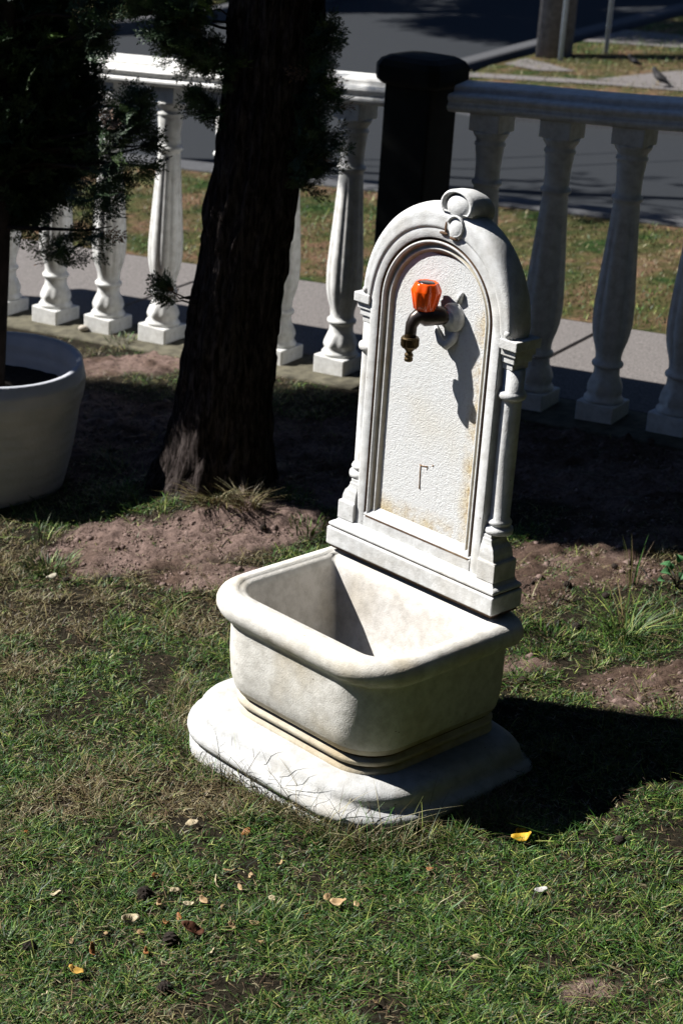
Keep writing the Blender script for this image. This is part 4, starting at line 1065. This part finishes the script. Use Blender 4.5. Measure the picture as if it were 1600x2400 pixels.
leaf(1212, 1962, .024, .014, .8, YEL, 'small yellow leaf tucked against the bright yellow curled leaf', .4, .7)
leaf(178, 2285, .024, .016, -.1, (.50, .30, .06), 'golden oval leaf lying flat near the lower left corner', .15, .1)
leaf(450, 2188, .038, .020, .15, BRN, 'dark red-brown leaf lying beside a dark cone in the lower left lawn', .2, .1)
leaf(505, 2080, .028, .010, 1.9, PALE, 'narrow pale leaf standing on edge in the lawn left of centre', .2, .9)
leaf(305, 2160, .026, .015, .1, PALE, 'wide pale tan leaf in the lawn left of the red-brown leaf', .3, .2)
leaf(360, 905, .030, .017, .4, (.62, .56, .25), 'pale yellow leaf on the dark litter left of the trunk', .2, .3)
leaf(1268, 2094, .020, .009, -.4, (.40, .38, .36), 'whitish leaf in the lawn below the fountain at right', .2, .2)
leaf(795, 2125, .026, .015, -.5, TAN, 'tan leaf in the lawn straight below the fountain', .3, .3)
leaf(132, 2095, .018, .010, 0, PALE, 'small cream leaf at the left of the lower lawn', .2, .1)
leaf(450, 1935, .022, .012, .6, PALE, 'pale folded leaf in grass left of the fountain base', .3, .4)
leaf(575, 1950, .018, .011, .8, ORG, 'small orange leaf below the straw fringe', .3, .4)
leaf(212, 2240, .024, .010, 2.0, ORG, 'slim orange leaf above the golden oval leaf', .3, .4)
leaf(365, 2060, .022, .013, .9, ORG, 'rusty orange leaf in the lawn left of the narrow pale leaf', .3, .4)
leaf(120, 1365, .026, .010, .5, (.60, .55, .42), 'pale straw-coloured leaf on the soil edge below the pot', .2, .2)
for (px, py) in ((410, 2090), (395, 2165), (415, 2152), (545, 2170), (600, 2165), (170, 2210), (110, 2325), (880, 2350), (745, 1975), (770, 2110), (840, 2120), (1010, 2040), (1110, 2250), (660, 2020), (345, 2235), (250, 2195), (60, 1960), (560, 2080), (480, 2110), (520, 2130), (440, 2120), (470, 2160), (500, 2230), (370, 2120), (330, 2190), (590, 2050), (640, 2110), (700, 2100), (720, 2150), (300, 2050), (610, 2210), (660, 2160), (540, 2040)):
    leaf(px + random.uniform(-4, 4), py + random.uniform(-4, 4), random.uniform(.010, .019), random.uniform(.006, .011), random.uniform(0, 6.28), random.choice([TAN, PALE, ORG, TAN]), 'small dry tan or orange leaf scrap scattered in the lawn', random.uniform(.1, .5), random.uniform(-.5, .6), 'small leaf scraps in the lawn')

# seed cones
cone_me = None
def cone(px, py, s, label, group):
    global cone_me
    x, y = G(px, py)
    if cone_me is None:
        n_ = 24; rows = []
        for i in range(1, 14):
            th = pi * i / 14; r_ = [sin(th) * (1 + .22 * (vn(th * 3.1, j * .8, 4) - .5) + .10 * (1 if (int(th * 4.2) + int(j / 4)) % 2 else -.6)) for j in range(n_)]
            rows.append([(r_[j] * cos(2 * pi * j / n_), r_[j] * sin(2 * pi * j / n_), cos(th) * .92) for j in range(n_)])
        V, F = rings(rows, True, True, True); o = mesh('seed_cone', V, F, M_CONE, smooth=False); cone_me = o.data
    else:
        o = bpy.data.objects.new('seed_cone', cone_me); link(o)
    o.location = (x, y, float(gz(x, y)) + s * .35); s *= .82; o.scale = (s, s * .85, s * 1.1); o.rotation_euler = (random.uniform(0, 3), random.uniform(0, 3), random.uniform(0, 3))
    tag(o, label, 'cone', group)
for (px, py, s, lb) in ((1328, 1378, .0125, 'larger dark seed cone on soil right of the plinth'), (1278, 1380, .0085, 'small dark seed cone left of the larger one by the plinth'), (1418, 1400, .010, 'dark seed cone on the brown needles right of the pair'),
                        (1440, 1330, .010, 'dark seed cone at the edge of the shade on the right'), (1305, 1470, .011, 'dark seed cone in the grass right of the basin'), (1350, 1475, .0115, 'dark seed cone beside another in grass right of the basin'),
                        (1388, 1530, .010, 'greyish cone lower in the right-hand grass'), (1225, 1600, .012, 'dark cone next to the basin body at right'), (1556, 1400, .011, 'dark cone under the broad-leaved weed'),
                        (250, 1362, .012, 'dark cone on the sandy soil left of the basin'), (155, 1365, .010, 'dark cone beside the green tuft below the pot'), (330, 1218, .009, 'dark cone in the sand before the trunk'),
                        (615, 1262, .010, 'dark cone on the sand right of the trunk foot'), (340, 2100, .017, 'dark cone in a hollow of the lower left lawn'), (400, 2205, .017, 'dark cone touching the red-brown leaf'),
                        (385, 2320, .014, 'brown cone near the bottom edge left'), (70, 2225, .014, 'dark cone at the lower left edge'), (1450, 1980, .012, 'dark cone in lawn at right below the shadow'), (540, 1510, .009, 'dark cone against the left side of the basin')):
    cone(px, py, s, lb, 'dark seed cones on the ground')
x, y = G(195, 778); o = mesh('pebble', *sphere((x, y, SL * x + .012), .013, 1.2, .9, .8), M_STONE); tag(o, 'pale rounded pebble beside the foot of the second visible baluster', 'pebble')

# broad-leaved weed at the right edge
def weed():
    x, y = G(1585, 1375); e = empty('weed', (x, y, float(gz(x, y)))); tag(e, 'broad-leaved green weed at the right edge of the soil', 'weed')
    for k in range(13):
        a_ = random.uniform(0, 6.28); r_ = random.uniform(.01, .045); s = random.uniform(.018, .03)
        V = []; F = []
        for i in range(7):
            t = i / 6; wv = s * .42 * sin(pi * min(1, t * .9 + .08)) * (1 + .18 * (i % 2))
            for q in (-1, 0, 1): V.append((t * s, q * wv, .25 * s * sin(pi * t) + abs(q) * wv * .3))
        for i in range(6):
            for q in range(2): c_ = i * 3 + q; F.append((c_, c_ + 3, c_ + 4, c_ + 1))
        me = bpy.data.meshes.new('leaf'); me.from_pydata(V, [], F); me.update(); at = me.color_attributes.new('tint', 'FLOAT_COLOR', 'POINT')
        g_ = random.uniform(.8, 1.3)
        for d_ in at.data: d_.color = (.05 * g_, .14 * g_, .05 * g_, 1)
        me.materials.append(M_GRASS); o = bpy.data.objects.new('leaf', me); o.location = (r_ * cos(a_), r_ * sin(a_), random.uniform(.012, .05)); o.rotation_euler = (random.uniform(-.5, .5), random.uniform(-.6, .2), a_); link(o, e)
        me.update()
    for k in range(6): mesh('stem', *tube([(0, 0, 0), (.01 * cos(k), .01 * sin(k), .02), (.03 * cos(k), .03 * sin(k), .035)], .0012, 5), M_FOL, e)
weed()
def twig_thing(p0, p1, r_, label):
    x0, y0 = G(*p0); x1, y1 = G(*p1); pts = []
    for k in range(6):
        t = k / 5; x = x0 + (x1 - x0) * t; y = y0 + (y1 - y0) * t; pts.append((x, y, float(gz(x, y)) + .006 + .004 * sin(k * 2.1)))
    o = mesh('fallen_twig', *tube(pts, [r_, r_, r_ * .9, r_ * .8, r_ * .6, r_ * .4], 7), M_BARK); tag(o, label, 'twig', 'fallen twigs on the soil')
twig_thing((1225, 1390), (1262, 1360), .0016, 'short twig on soil beside the plinth')
twig_thing((1300, 1415), (1390, 1408), .0014, 'thin straight twig lying right of the plinth')
twig_thing((520, 1295), (575, 1245), .0016, 'forked thin twig on sand right of the trunk foot')
twig_thing((1500, 1330), (1540, 1380), .0018, 'curved twig on the soil near the right edge')
